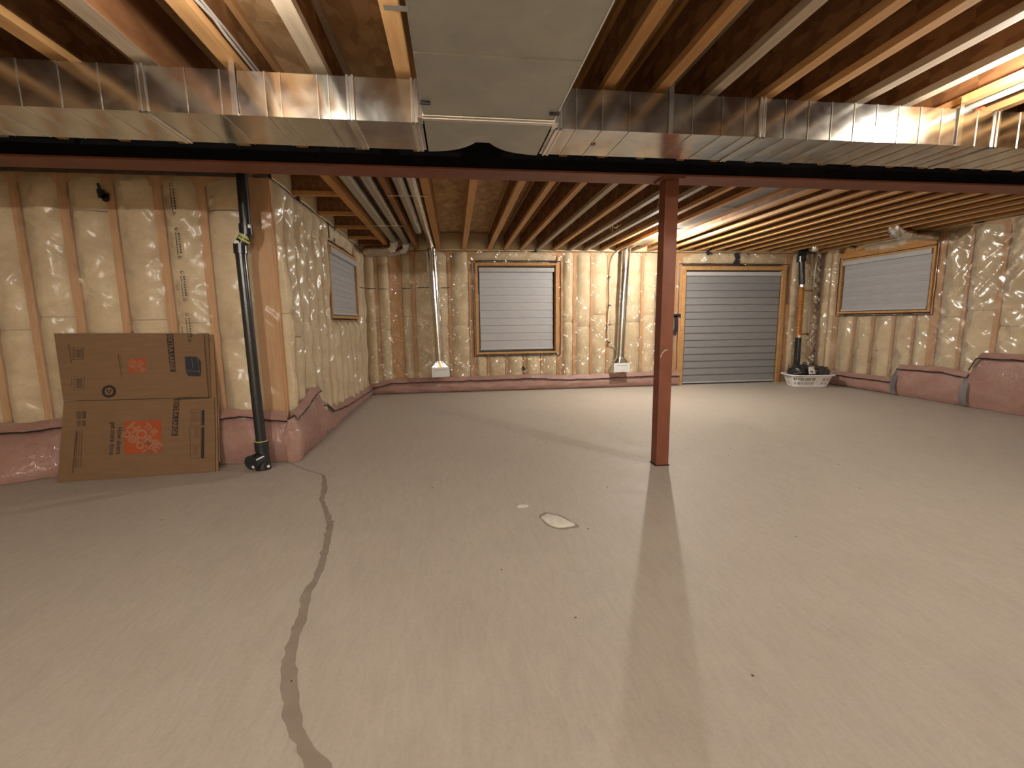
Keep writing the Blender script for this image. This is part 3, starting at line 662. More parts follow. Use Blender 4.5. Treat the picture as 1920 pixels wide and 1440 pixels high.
# main duct
tr = empty('main_duct', (.2, 1.0, DZ0), label='wide grey main duct running overhead towards the viewer', cat='duct')
X0, X1 = -.118, .52; TY0 = -3.0
def rear(x):
    d = abs(x-.19); return DY1+.025-.115*math.exp(-d/.09) - (.0 if d > .4 else .02*(1-d/.4))
m = MB(); ny = 44
m.grid(lambda x, y: (X0+(X1-X0)*x, 2.36+(rear(X0+(X1-X0)*x)-2.36)*y, DZ0-.004-.003*math.sin(PI*x)+(.05*math.exp(-abs(X0+(X1-X0)*x-.19)/.1)*max(0, y-.6)/.4)), 40, 8)
adopt(m.obj('boot_bottom', 'galv_dull', smooth=True), tr)
secs = [TY0, -1.8, -.6, .6, 1.83, 2.36]
for a, b_ in zip(secs, secs[1:]):
    m = MB(); m.grid(lambda x, y: (X0+(X1-X0)*x, a+.0015+(b_-a-.003)*y, DZ0-.004-.004*math.sin(PI*x)*math.sin(PI*y)), 8, 8)
    m.grid(lambda x, y: (X0, a+(b_-a)*y, DZ0-.004+.26*x), 3, 4); m.grid(lambda x, y: (X1, a+(b_-a)*y, DZ0-.004+.26*x), 3, 4)
    m.grid(lambda x, y: (X0+(X1-X0)*x, a+(b_-a)*y, DZ0+.256), 2, 2)
    adopt(m.obj('duct_section', 'galv_dull', smooth=True), tr)
adopt(MB().box(X0, DY0, DZ0+.0, X1, 2.66, DZ1+.06).obj('boot_body', 'galv_dull'), tr)
m = MB().box(X0-.006, 2.325, DZ0-.014, X1+.006, 2.385, DZ0-.003); m.box(X0-.006, 2.345, DZ0-.018, X1+.006, 2.365, DZ0-.003)
tag(adopt(m.obj('cross_cleat', 'galv_edge', bevel=.004), tr), 'pale folded cleat across the duct underside')
for y in (.6, 1.83): adopt(MB().box(X0, y-.004, DZ0-.009, X1, y+.004, DZ0-.003).obj('seam_bead', 'galv_dull'), tr)
for x, sg in ((X0, -1), (X1, 1)):      # bright folded edges and rounded collars where the branches start
    adopt(MB().box(x-.003, TY0, DZ0-.007, x+.003, 2.36, DZ0+.012).obj('edge_fold', 'galv_edge'), tr)
    m = MB().tube([(x+sg*.004, DY0-.004-.035, DZ1), (x+sg*.004, DY0-.004-.035, DZ0+.01)], .012, 12); m.tube([(x+sg*.012, DY0-.012, DZ1), (x+sg*.012, DY0-.012, DZ0+.004)], .014, 12)
    m.box(min(x, x+sg*.03), DY0-.07, DZ0-.004, max(x, x+sg*.03), DY0, DZ0+.002)
    m.box(min(x, x+sg*.005), DY0-.12, DZ0-.004, max(x, x+sg*.005), DY0, DZ1)
    adopt(m.obj('corner_collar', 'galv_edge', smooth=True), tr)
    m = MB().box(x-.006, 2.20, DZ0-.016, x+.04*(-sg)+.0, 2.212, DZ0-.006) if sg < 0 else MB().box(x-.04, 2.25, DZ0-.016, x+.006, 2.262, DZ0-.006)
    adopt(m.obj('tab', 'sealant'), tr)
m = MB().box(-.235, 1.945, ZJ-.012, -.10, 1.975, ZJ-.009); m.box(-.122, 1.945, DZ0+.02, -.119, 1.975, ZJ-.009)
adopt(m.obj('hanger_strap', 'galv_edge'), tr)

# round pipes lying in the back joist bays
def round_duct(name, x, y0, y1, z, r, label, extra=None, mat='pipe_dull'):
    root = empty(name, (x, y0, z), label=label, cat='duct', group='round ducts between the back joists')
    n = max(1, int(round((y1-y0)/1.5))); ed = [y0+(y1-y0)*i/n for i in range(n+1)]
    for a, b_ in zip(ed, ed[1:]):
        m = MB().tube([(x, a, z), (x, b_-.03, z)], r, 20); m.tube([(x, b_-.05, z), (x, b_, z)], r*1.03, 20)
        m.box(x-.006, a, z-r-.003, x+.006, b_, z-r+.002)
        adopt(m.obj('pipe_section', mat, smooth=True), root)
    return root
ra = round_duct('round_duct', -.895, 3.8, 7.35, 2.515, .062, 'round silver duct beside the amber plank, leftmost of four')
rb = round_duct('round_duct', -.725, 3.8, 7.5, 2.515, .058, 'round silver duct second from the left of four')
rc = round_duct('round_duct', -.462, 3.8, 6.6, 2.515, .056, 'round silver duct third from the left, ending short of the wall')
rd = round_duct('round_duct', -.335, 3.8, 7.80, 2.515, .056, 'round silver duct rightmost of four, meeting the vertical pipe', mat='pipe')
# foil elbows and wrapped run towards the corner
def elbow(pts, r, name, mat, root):
    if name == 'wrapped_run':
        q = []
        for a_, b_ in zip(pts, pts[1:]): q += [Vector(a_).lerp(Vector(b_), k/6) for k in range(6)]
        q.append(Vector(pts[-1])); m = MB().tube(q, r, 18, rs=[r*(1+.12*noise.noise(p_*23)) for p_ in q])
        m.v = [tuple(Vector(p_)+Vector((noise.noise(Vector(p_)*40), noise.noise(Vector(p_)*40+Vector((5,5,5))), noise.noise(Vector(p_)*40-Vector((5,5,5)))))*.010) for p_ in m.v]
        return adopt(m.obj(name, mat, smooth=True), root)
    m = MB(); m.tube(pts, r, 18)
    for p, q in zip(pts[::1], pts[1::1]):
        c_ = (Vector(p)+Vector(q))/2; d = (Vector(q)-Vector(p)).normalized()*.006
        m.tube([c_-d, c_+d], r*1.04, 18)
    return adopt(m.obj(name, mat, smooth=True), root)
elbow([(-.895,7.30,2.50),(-.895,7.38,2.46),(-.91,7.45,2.42),(-.96,7.51,2.395)], .068, 'elbow', 'pipe', ra)
elbow([(-.96,7.51,2.395),(-1.04,7.56,2.385),(-1.16,7.60,2.38),(-1.30,7.64,2.385),(-1.40,7.68,2.38)], .066, 'wrapped_run', 'foil', ra)
elbow([(-.725,7.45,2.50),(-.725,7.54,2.46),(-.74,7.62,2.42),(-.80,7.69,2.395)], .066, 'elbow', 'pipe', rb)
elbow([(-.80,7.69,2.395),(-.90,7.76,2.38),(-1.02,7.81,2.375),(-1.2,7.84,2.375),(-1.38,7.86,2.375)], .062, 'wrapped_run', 'foil', rb)
for (xa, xb, yy, rt_) in ((-1.07, -.58, 6.02, ra), (-.60, -.22, 4.62, rc)):
    m = MB().box(xa, yy-.012, ZJ-.012, xb, yy+.012, ZJ-.008)
    adopt(m.obj('support_strap', 'galv_edge'), rt_)
# duct feeding the second vertical pipe
r5 = round_duct('bay_duct', 3.055, 7.4, 7.82, 2.53, .07, 'flattened silver duct in the joist bay beside the lamp', mat='pipe')
adopt(MB().box(2.95, 3.8, 2.47, 3.165, 7.45, 2.66).obj('duct_section', 'pipe_dull', bevel=.004), r5)
for yy in (4.9, 6.1): adopt(MB().box(2.945, yy-.015, 2.464, 3.17, yy+.015, 2.47).obj('drive_cleat', 'galv_edge'), r5)

# vertical pipes with white registers
def riser(x0, x1, ztop, zb, label, tilt=0):
    root = empty('wall_duct', (x1, YB-.13, zb), label=label, cat='duct', group='vertical ducts ending in white registers')
    yv = YB-.15
    m = MB().tube([(x0, yv, ztop), (x0+(x1-x0)*.5, yv, (ztop+zb)/2+.03)], .073, 24); adopt(m.obj('pipe_section', 'pipe', smooth=True), root)
    m = MB().tube([(x0+(x1-x0)*.5, yv, (ztop+zb)/2+.04), (x1, yv, zb+.10)], .071, 24); adopt(m.obj('pipe_section', 'pipe', smooth=True), root)
    m = MB().tube([(x0, yv, ztop-.05), (x0, yv, ztop-.03)], .079, 24); m.tube([(x0, yv, ztop-.11), (x0, yv, ztop-.095)], .077, 24); adopt(m.obj('collar', 'galv_edge', smooth=True), root)
    # transition boot
    n = 24; ringA = [(x1+.071*math.cos(2*PI*k/n), yv+.071*math.sin(2*PI*k/n), zb+.11) for k in range(n)]
    def sq(a):
        c_, s_ = math.cos(a), math.sin(a); mm = max(abs(c_), abs(s_)); return c_/mm, s_/mm
    ringB = [(x1+.145*sq(2*PI*k/n)[0], yv+.065*sq(2*PI*k/n)[1]-.01, zb) for k in range(n)]
    m = MB().add(ringA+ringB, [(k, (k+1) % n, n+(k+1) % n, n+k) for k in range(n)]); adopt(m.obj('boot', 'pipe'), root)
    rot = Matrix.Translation((x1+.01, yv-.02, zb-.083)) @ Matrix.Rotation(tilt, 4, 'Y')
    m = MB().box(-.15, -.06, -.083, .15, .06, .083); m.box(-.108, -.063, -.05, .108, -.058, .052)
    o = m.obj('register', 'white_box', xf=rot, bevel=.003); adopt(o, root)
    m = MB().box(-.10, -.0635, .036, .10, -.0625, .041); adopt(m.obj('slot_line', 'ink_mid', xf=rot), root)
    return root
riser(-.335, -.265, 2.46, .465, 'tall shiny round duct on the back wall left of the window', tilt=-.03)
riser(3.04, 2.975, 2.46, .465, 'tall shiny round duct on the back wall nearer the column', tilt=.0)

# ------------------------------------------------------------------ black drain pipe at left
dp = empty('drain_pipe', (-1.66, 3.98, 0), label='black plastic drain pipe beside the cardboard, with a capped foot', cat='pipe')
adopt(MB().tube([(-1.63, 3.98, 2.44), (-1.635, 3.98, 1.97)], .041, 24).obj('upper_pipe', 'abs', smooth=True), dp)
m = MB().tube([(-1.635,3.98,2.03),(-1.635,3.98,1.95)], .05, 24); m.tube([(-1.635,3.98,1.97),(-1.638,3.98,1.94),(-1.665,3.98,1.90),(-1.685,3.98,1.87),(-1.69,3.98,1.83)], .046, 24)
m.tube([(-1.688,3.98,1.875),(-1.69,3.98,1.80)], .051, 24); adopt(m.obj('offset_coupling', 'abs', smooth=True), dp)
m = MB().tube([(-1.640,3.98,1.945),(-1.652,3.98,1.925)], .0485, 24); m.tube([(-1.655,3.98,1.918),(-1.664,3.98,1.904)], .0480, 24); adopt(m.obj('printed_ring', 'label_green', smooth=True), dp)
adopt(MB().tube([(-1.692,3.942,1.882),(-1.692,3.93,1.880)], .018, 16).obj('sticker', 'label_white'), dp); adopt(MB().box(-1.600,3.935,1.995,-1.585,3.96,2.02).obj('sticker', 'label_white'), dp)
adopt(MB().tube([(-1.69,3.98,1.83),(-1.665,3.98,.2)], .041, 24).obj('lower_pipe', 'abs', smooth=True), dp)
m = MB().tube([(-1.665,3.98,.245),(-1.665,3.98,.165)], .055, 24); m.tube([(-1.665,3.98,.17),(-1.665,3.98,.0)], .048, 24, rs=[.047,.062])
adopt(m.obj('foot_fitting', 'abs', smooth=True), dp)
m = MB().tube([(-1.668,4.0,.10),(-1.69,3.93,.10),(-1.708,3.875,.095)], .056, 24); m.tube([(-1.705,3.885,.095),(-1.712,3.862,.094)], .061, 24)
adopt(m.obj('cleanout_cap', 'abs', smooth=True), dp)
adopt(MB().tube([(-1.695,3.862,.058),(-1.696,3.858,.058)], .013, 12).obj('sticker', 'label_white'), dp); adopt(MB().tube([(-1.6,3.925,.04),(-1.6,3.915,.04)], .012, 8).obj('sticker', 'label_white'), dp)
adopt(MB().tube([(-1.665,3.98,.252),(-1.665,3.98,.246)], .05, 24).obj('glue_ring', 'label_green', smooth=True), dp)

# black vent pipe in the right corner
vp = empty('vent_pipe', (6.47, 7.8, 0), label='black vertical pipe with an orange ribbed middle in the far right corner', cat='pipe')
adopt(MB().tube([(6.40,7.8,2.40),(6.45,7.8,1.83)], .052, 20).obj('upper_pipe', 'abs', smooth=True), vp)
m = MB().tube([(6.62,7.8,2.48),(6.50,7.8,2.46),(6.42,7.8,2.42),(6.40,7.8,2.34)], .075, 20); m.tube([(6.40,7.8,2.36),(6.403,7.8,2.26)], .08, 20); adopt(m.obj('elbow', 'abs', smooth=True), vp)
pp = [(6.45+(.01)*i/90, 7.8, 1.83-.95*i/90) for i in range(91)]
adopt(MB().tube(pp, .05, 16, rs=[.047+.007*(i % 3 == 0)-.003*(i % 3 == 1) for i in range(91)]).obj('ribbed_sleeve', 'copper', smooth=False), vp)
adopt(MB().tube([(6.462,7.8,.88),(6.47,7.8,.0)], .052, 20).obj('lower_pipe', 'abs', smooth=True), vp)
m = MB().tube([(6.45,7.8,1.85),(6.45,7.8,1.80)], .056, 20); m.tube([(6.461,7.8,.91),(6.461,7.8,.87)], .056, 20); adopt(m.obj('clamp', 'pipe', smooth=True), vp)
# white thin pipes beside it
wp = empty('thin_pipe', (6.68, 7.85, .9), label='thin white pipe clipped upright beside the black vent pipe', cat='pipe')
adopt(MB().tube([(6.66,7.86,2.44),(6.68,7.86,1.7),(6.70,7.86,1.0),(6.70,7.86,.93)], .014, 10).obj('pipe_run', 'white_pipe', smooth=True), wp)
adopt(MB().tube([(6.77,7.86,2.45),(6.73,7.86,1.75)], .011, 10).obj('branch_run', 'white_pipe', smooth=True), wp)
for z in (1.74, .93):
    m = MB().tube([(6.53,7.82,z),(6.70,7.86,z)], .01, 8); m.tube([(6.70,7.86,z-.025),(6.70,7.86,z+.025)], .02, 10); adopt(m.obj('clip', 'lvl'), wp)
el = empty('duct_elbow', (6.27, 7.35, 2.4), label='small silver elbow above the thin white pipes in the far right corner', cat='duct')
elbow([(6.27,7.35,2.50),(6.27,7.35,2.44),(6.28,7.36,2.39)], .06, 'elbow_body', 'pipe', el)
# white pipe along the right wall top
pr = empty('wall_pipe', (6.94, 6, 2.49), label='thin white pipe running along the top of the right wall', cat='pipe')
adopt(MB().tube([(6.93, 7.9, 2.47), (6.93, 6.62, 2.48)], .013, 10).obj('pipe_run', 'white_pipe', smooth=True), pr)
adopt(MB().tube([(6.93, 6.0, 2.50), (6.93, 3.9, 2.52)], .015, 10).obj('pipe_run', 'white_pipe', smooth=True), pr)
for y in (7.28, 5.35): adopt(MB().box(6.91, y-.04, 2.45, 6.95, y+.04, 2.52).obj('pipe_clip', 'tape'), pr)
er = empty('duct_elbow', (6.2, 5.8, 2.4), label='silver round elbow turning into the wall above the right window', cat='duct')
elbow([(6.17,5.80,2.52),(6.17,5.80,2.46),(6.20,5.80,2.42),(6.27,5.81,2.395),(6.36,5.82,2.39)], .095, 'elbow_body', 'pipe', er)
elbow([(6.36,5.82,2.39),(6.50,5.84,2.385),(6.66,5.86,2.385),(6.82,5.88,2.385),(6.93,5.90,2.385)], .07, 'wrapped_run', 'foil', er)

# wires and strings
cb = empty('ceiling_cable', (-.94, 2.2, 2.47), label='grey cable stapled along a joist at upper left', cat='cable')
adopt(MB().tube([(-.968,1.4,2.497),(-.966,1.94,2.50),(-.964,2.06,2.492),(-.966,2.22,2.512),(-.964,2.31,2.502),(-.966,2.6,2.505),(-.968,3.3,2.51)], .007, 8).obj('cable_run', 'wire', smooth=True), cb)
adopt(MB().tube([(-.962,1.4,2.525),(-.962,2.1,2.517),(-.962,2.3,2.525),(-.962,3.3,2.53)], .006, 8).obj('cable_run', 'wire', smooth=True), cb)
wc = empty('wall_cable', (2.78, 7.93, .7), label='white cable stapled down the back wall left of a silver duct', cat='cable')
adopt(MB().tube([(2.93,7.88,2.46),(2.86,7.90,2.38),(2.80,7.93,2.2),(2.79,7.95,1.9),(2.80,7.95,1.6),(2.78,7.95,1.3),(2.77,7.95,1.0),(2.80,7.95,.84),(2.88,7.95,.76),(2.95,7.97,.66)], .008, 8).obj('cable_run', 'string', smooth=True), wc)
for z in (2.0, 1.5, 1.15, .83): adopt(MB().box(2.775,7.93,z-.01,2.80+.01,7.965,z+.01).obj('staple', 'tape'), wc)
st = empty('hanging_string', (2.05, 5.8, 2.4), label='loose pale string dangling from a joist left of the column', cat='string')
for x, y, dz in ((2.04,5.75,.10),(2.07,5.9,.04),(2.12,5.8,.06)):
    adopt(MB().tube([(x,y,2.452),(x+.01,y+.02,2.452-dz*.5),(x-.006,y,2.452-dz)], .0025, 5).obj('strand', 'string'), st)
adopt(MB().tube([(2.03,5.76,2.43),(2.09,5.8,2.41),(2.13,5.84,2.43),(2.17,5.8,2.452)], .0025, 5).obj('strand', 'string'), st)
s2 = empty('hanging_string', (2.15, 4.6, 2.4), label='short loose string hanging close beside the column top', cat='string')
adopt(MB().tube([(2.05,4.45,2.452),(2.06,4.46,2.40),(2.04,4.45,2.36),(2.05,4.47,2.33)], .0025, 5).obj('strand', 'string'), s2)
ct = empty('ceiling_tube', (3.2, 2.3, 2.46), label='short grey pipe between joists at the upper right edge', cat='pipe')
adopt(MB().tube([(3.12,2.0,2.48),(3.12,3.3,2.48)], .018, 12).obj('pipe_run', 'wire', smooth=True), ct)
rb_ = empty('cable_jacket', (3.2, 2.7, 2.5), label='orange-red plastic sleeve between joists above the right duct', cat='sleeve')
adopt(MB().tube([(3.19,2.52,2.47),(3.20,2.62,2.49),(3.21,2.85,2.52),(3.21,3.1,2.52)], .03, 10, rs=[.012,.03,.035,.02]).obj('sleeve_body', 'red', smooth=True), rb_)

# ------------------------------------------------------------------ lamps: bare bulbs in porcelain holders
def lamp(x, y, zb, s, label):
    root = empty('ceiling_lamp', (x, y, ZJ), label=label, cat='lamp', group='bare bulb lamps on the joists')
    m = MB().tube([(x, y, ZJ+.02), (x, y, ZJ-.005), (x, y, zb+.045)], .05, 20, rs=[.055,.05,.025]); adopt(m.obj('lampholder', 'porcelain', smooth=True), root)
    me = bpy.data.meshes.new('bulb'); bm = bmesh.new(); bmesh.ops.create_icosphere(bm, subdivisions=2, radius=.03); bm.to_mesh(me); bm.free()
    me.materials.append(bulb_mat('glowing_bulb', s)); me.polygons.foreach_set('use_smooth', [True]*len(me.polygons))
    o = bpy.data.objects.new('bulb', me); C.objects.link(o); o.location = (x, y, zb); adopt(o, root); return root
lamp(2.83, 1.98, 2.38, BULB_FRONT, 'bare bulb in a white holder, just outside the view at upper right')
lamp(-.75, 1.62, 2.31, BULB_LEFT, 'bare bulb overhead left, just above the view')
lamp(3.11, 6.53, 2.385, BULB_BACK, 'bare bulb near the back wall, hidden behind the column')
lamp(-1.6, -3.2, 2.38, BULB_REAR, 'bare bulb behind the viewer, on the left')
lamp(1.6, -3.6, 2.38, BULB_REAR*.7, 'bare bulb added behind the viewer, on the right, for fill')  # second rear bulb, unseen, added to spread the fill light

# ------------------------------------------------------------------ cardboard box, flattened, leaning on the wall
Uv = Vector((.99761354, .06904513, 0)); Vv = Vector((-.01258924, .18189842, .98323673)); Nv = Uv.cross(Vv)
cbx = empty('cardboard_box', (0,0,0), label='flattened brown cardboard moving box leaning on the left wall', cat='box')
mw = Matrix((Uv, Vv, Nv)).transposed().to_4x4(); mw.translation = (-3.175, 3.884, .002); cbx.matrix_world = mw
def cobj(m, name, mat, parent=cbx, **k): o = m.obj(name, mat, None, **k); o.parent = parent; return o
low = cobj(MB().prism([(-.009,0),(1.132,0),(1.136,.40),(1.134,.630),(.038,.645)], -.012, 0), 'lower_panel', 'card')
upp = cobj(MB().prism([(.036,.651),(.872,.640),(.875,.645),(1.108,.636),(1.099,1.184),(-.026,1.201)], -.011, .001), 'upper_panel', 'card')
bk = cobj(MB().prism([(.2,.02),(1.15,.0),(1.148,.60),(1.13,1.175),(.2,1.17)], -.03, -.015), 'back_panel', 'card_edge')
bk2 = cobj(MB().prism([(.9,.1),(1.158,.08),(1.155,.56),(.9,.60)], -.045, -.032), 'back_flap', 'card_edge')
# upper right flap stands slightly open
m = MB(); m.add([(.87,.643,.002),(1.10,.634,.022),(1.071,1.167,.016),(.835,1.17,.002),(.87,.643,.006),(1.10,.634,.027),(1.071,1.167,.021),(.835,1.17,.006)],
                [(0,3,2,1),(4,5,6,7),(0,1,5,4),(1,2,6,5),(2,3,7,6),(3,0,4,7)])
flp = cobj(m, 'side_flap', 'card')
cobj(MB().prism([(.845,.622),(1.10,.624),(1.10,.634),(.86,.642)], 0, .0015), 'flap_gap', 'ink_mid', low)
cobj(MB().prism([(.04,.6485),(.30,.6445),(.86,.640),(.86,.636),(.30,.640),(.04,.6455)], -.002, .0016), 'fold_crease', 'ink_mid', low)
def flat(poly2, name, mat, parent, z=.0022): return cobj(MB().prism(poly2, z-.0006, z), name, mat, parent)
def text_obj(s, name, mat, parent, origin, size, ang, z=.003, bold=0, sx=1, width=None):
    cu = bpy.data.curves.new('t', 'FONT'); cu.body = s; cu.size = size; cu.offset = bold; cu.resolution_u = 3
    to = bpy.data.objects.new('t', cu); C.objects.link(to); dg = bpy.context.evaluated_depsgraph_get()
    me = bpy.data.meshes.new_from_object(to.evaluated_get(dg)); C.objects.unlink(to); bpy.data.objects.remove(to)
    if width: xs_ = [v_.co.x for v_ in me.vertices]; sx = width/max(xs_)
    xf = Matrix.Translation((*origin, z)) @ Matrix.Rotation(ang, 4, 'Z') @ Matrix.Diagonal((sx, 1, 1, 1)); me.transform(xf)
    me.materials.clear(); me.materials.append(MAT[mat]); o = bpy.data.objects.new(name, me); C.objects.link(o); o.parent = parent; return o
D = -PI/2
flat([(.782,1.178),(.832,1.177),(.848,.860),(.806,.861)], 'size_band', 'ink', upp, .003)
text_obj('EXTRA LARGE', 'lettering', 'card', upp, (.7915,1.170), .047, D+.063, .0042, .0012, width=.297)
flat([(.830,.630),(.870,.628),(.853,.321),(.808,.324)], 'size_band', 'ink', low, .003)
text_obj('EXTRA LARGE', 'lettering', 'card', low, (.8355,.621), .043, D-.067, .0042, .0012, width=.288)
def logo(cx, cy, s_, parent):
    flat([(cx-s_/2,cy-s_/2),(cx+s_/2,cy-s_/2),(cx+s_/2,cy+s_/2),(cx-s_/2,cy+s_/2)], 'orange_square', 'orange', parent, .003)
    a = -PI/4; d = Vector((math.cos(a), math.sin(a))); n = Vector((-math.sin(a), math.cos(a)))
    c_ = Vector((cx, cy))
    for txt, sz, along, off, bo in (('THE', .20, -.22, .23, .012), ('HOME', .34, -.535, -.10, .018), ('DEPOT', .235, -.47, -.33, .014)):
        o = c_ + d*along*s_ + n*off*s_
        text_obj(txt, 'lettering', 'orange_pale', parent, (o.x, o.y), sz*s_*1.18, a, .0042, bo*s_, 1.0)
logo(.598, .328, .268, low); logo(.562, .919, .122, upp)
text_obj('How doers', 'lettering', 'ink', low, (.4165,.418), .052, D-.05, .003, .0006, .92)
text_obj('get more done.', 'lettering', 'ink', low, (.372,.462), .052, D-.06, .003, .0006, .85)
# carton drawing on the flap
flat([(.927,.984),(1.021,.979),(1.047,.94),(1.05,.85),(1.047,.813),(.953,.819),(.935,.85)], 'carton_drawing', 'ink_navy', flp, .0245)
m = MB(); 
for a, b_ in (((.932,.862),(1.035,.857)), ((1.035,.857),(1.023,.976)), ((1.035,.857),(1.047,.815))):
    dx, dy = b_[0]-a[0], b_[1]-a[1]; l = math.hypot(dx, dy); px, py = -dy/l*.0015, dx/l*.0015
    m.prism([(a[0]-px,a[1]-py),(b_[0]-px,b_[1]-py),(b_[0]+px,b_[1]+py),(a[0]+px,a[1]+py)], .0245, .0252)
cobj(m, 'drawing_lines', 'card', flp)
flat([(.978,.965),(.981,.965),(.990,.88),(.987,.88)], 'drawing_text', 'card', flp, .0254)
# round emblem
def ring(cx, cy, ra_, rb2, z0, z1, n=32):
    m = MB(); vs = [(cx+ra_*math.cos(2*PI*k/n), cy+ra_*math.sin(2*PI*k/n), z1) for k in range(n)] + [(cx+rb2*math.cos(2*PI*k/n), cy+rb2*math.sin(2*PI*k/n), z1) for k in range(n)]
    return m.add(vs, [(k, (k+1) % n, n+(k+1) % n, n+k) for k in range(n)])
cobj(ring(.358,.714,.052,.031,0,.003), 'emblem_ring', 'ink', upp)
m = MB()
for k in range(3):
    a = k*2*PI/3+.5; cx, cy = .358+.013*math.cos(a), .714+.013*math.sin(a)
    m.prism([(cx+.011*math.cos(a+q), cy+.011*math.sin(a+q)) for q in (0, 1.2, 2.4, 3.6, 4.8)], .0022, .003)
cobj(m, 'emblem_arrows', 'ink_mid', upp)
def outline(x0, y0, x1, y1, w_, mat, parent, z=.003):
    m = MB(); m.box(x0,y0,z-.0006,x1,y0+w_,z); m.box(x0,y1-w_,z-.0006,x1,y1,z); m.box(x0,y0,z-.0006,x0+w_,y1,z); m.box(x1-w_,y0,z-.0006,x1,y1,z)
    return m
m = outline(.105,.982,.181,1.082,.003,0,0)
yy = 1.066
while yy > 1.0: h_ = random.choice((.002,.004)); m.box(.13,yy-h_,.0024,.162,yy,.003); yy -= h_+.003
for x in (.118, .170): m.box(x-.002,.995,.0024,x+.002,1.07,.003)
cobj(m, 'barcode', 'ink_mid', upp)
m = outline(.113,.732,.185,.848,.003,0,0); m.box(.128,.75,.0024,.17,.83,.0028); cobj(m, 'faint_stamp', 'ink_faint', upp)
def scribble(x, y0, y1, w_, mat, parent, name='small_print', lean=0, gap=.5, z=.003):
    m = MB(); yy = y0
    while yy > y1:
        l = random.uniform(.004, .014); xx = x + lean*(y0-yy)
        m.box(xx-w_/2, max(y1, yy-l), z-.0006, xx+w_/2, yy, z); yy -= l + random.uniform(.002, .006)
    return cobj(m, name, mat, parent)
scribble(.076, 1.11, .955, .008, 'ink_mid', upp, lean=.13)
scribble(.428, 1.015, .83, .007, 'ink_mid', upp, lean=.12); scribble(.441, 1.015, .90, .005, 'ink_faint', upp, lean=.12)
scribble(.095, .84, .77, .006, 'ink_faint', upp)
for x in (.166, .149, .133): scribble(x, .40, .11, .006, 'ink_faint' if x > .14 else 'ink_mid', low, lean=-.05)
scribble(.125, .40, .07, .009, 'ink_mid', low, lean=-.08)
m = MB()
for (a, b_, c_, d) in ((.127,.50,.155,.56),(.163,.50,.192,.56),(.130,.44,.155,.485),(.165,.44,.19,.485)): m.box(a, b_, .0022, b_*0+c_, d, .003)
cobj(m, 'handling_icons', 'ink_faint', low)
cobj(MB().box(.178,.50,.0022,.192,.56,.0033).box(.168,.445,.0022,.187,.452,.0033).box(.168,.47,.0022,.187,.477,.0033), 'handling_icons', 'ink_mid', low)
m = outline(.955,.398,1.03,.531,.002,0,0); mm = outline(.945,.125,1.028,.384,.002,0,0); m.add(mm.v, mm.f); m.box(.95,.235,.0024,1.02,.237,.003); cobj(m, 'table_lines', 'ink_mid', low)
m = MB(); m.prism([(1.038,.527),(1.060,.525),(1.057,.396),(1.035,.398)], .0024, .003); m.prism([(1.035,.383),(1.056,.381),(1.050,.120),(1.028,.122)], .0024, .003); cobj(m, 'table_heading', 'ink', low)
for x in (.972, .985, .998, 1.011): scribble(x, .515, .425, .005, 'ink_faint', low)
for x in (.985, .998, 1.008): scribble(x, .37, .29, .005, 'ink_faint', low); scribble(x-.01, .225, .16, .005, 'ink_faint', low)

# ------------------------------------------------------------------ laundry basket and what lies in it
bx_c = Vector((6.33, 7.36, 0))
lb = empty('laundry_basket', tuple(bx_c), label='white plastic laundry basket with grid holes in the far right corner', cat='basket')
def rr(t, hx, hy, r=.12):       # rounded rectangle by arc parameter
    per = []
    pts = []
    for cx, cy, a0 in ((hx-r, hy-r, 0), (-hx+r, hy-r, PI/2), (-hx+r, -hy+r, PI), (hx-r, -hy+r, 1.5*PI)):
        for k in range(7): a = a0+PI/2*k/6; pts.append((cx+r*math.cos(a), cy+r*math.sin(a)))
    pts.append(pts[0]); d = [0]
    for p, q in zip(pts, pts[1:]): d.append(d[-1]+math.hypot(q[0]-p[0], q[1]-p[1]))
    x = t*d[-1]
    for i in range(len(pts)-1):
        if d[i] <= x <= d[i+1]+1e-9:
            u = (x-d[i])/max(1e-9, d[i+1]-d[i]); return (pts[i][0]*(1-u)+pts[i+1][0]*u, pts[i][1]*(1-u)+pts[i+1][1]*u)
    return pts[-1]
NT, NZ = 144, 14
rot = Matrix.Translation(bx_c) @ Matrix.Rotation(-.16, 4, 'Z')
def bfn(x, y):
    hx, hy = .30+.06*y, .17+.05*y; p = rr(x, hx, hy); return rot @ Vector((p[0], p[1], .004+.22*y))
def bkeep(x, y):
    i, j = int(x*NT), int(y*NZ)
    band = (j in (3,4,5) or j in (8,9,10)); col = (i % 9)
    seg = (i % 36); solid = seg < 5 or seg >= 32
    return not (band and not solid and col in (1, 3, 5, 7))
m = MB().grid(bfn, NT, NZ, bkeep); m.add([tuple(rot @ Vector((*rr(k/24, .30, .17), .006))) for k in range(24)], [tuple(range(24))])
o = m.obj('basket_body', 'white_plastic', smooth=True); sd = o.modifiers.new('thick', 'SOLIDIFY'); sd.thickness = .004; adopt(o, lb)
rim = [rot @ Vector((*rr(k/48, .375, .235), .228)) for k in range(49)]
m = MB()
for (o1, z1_, o2, z2_) in ((.36, .225, .392, .232), (.392, .232, .392, .212)):
    vs = [rot @ Vector((*rr(k/48, o1, o1-.14), z1_)) for k in range(48)] + [rot @ Vector((*rr(k/48, o2, o2-.14), z2_)) for k in range(48)]
    m.add(vs, [(k, (k+1) % 48, 48+(k+1) % 48, 48+k) for k in range(48)])
o = m.obj('basket_rim', 'white_plastic', smooth=True); sd = o.modifiers.new('thick', 'SOLIDIFY'); sd.thickness = .006; adopt(o, lb)
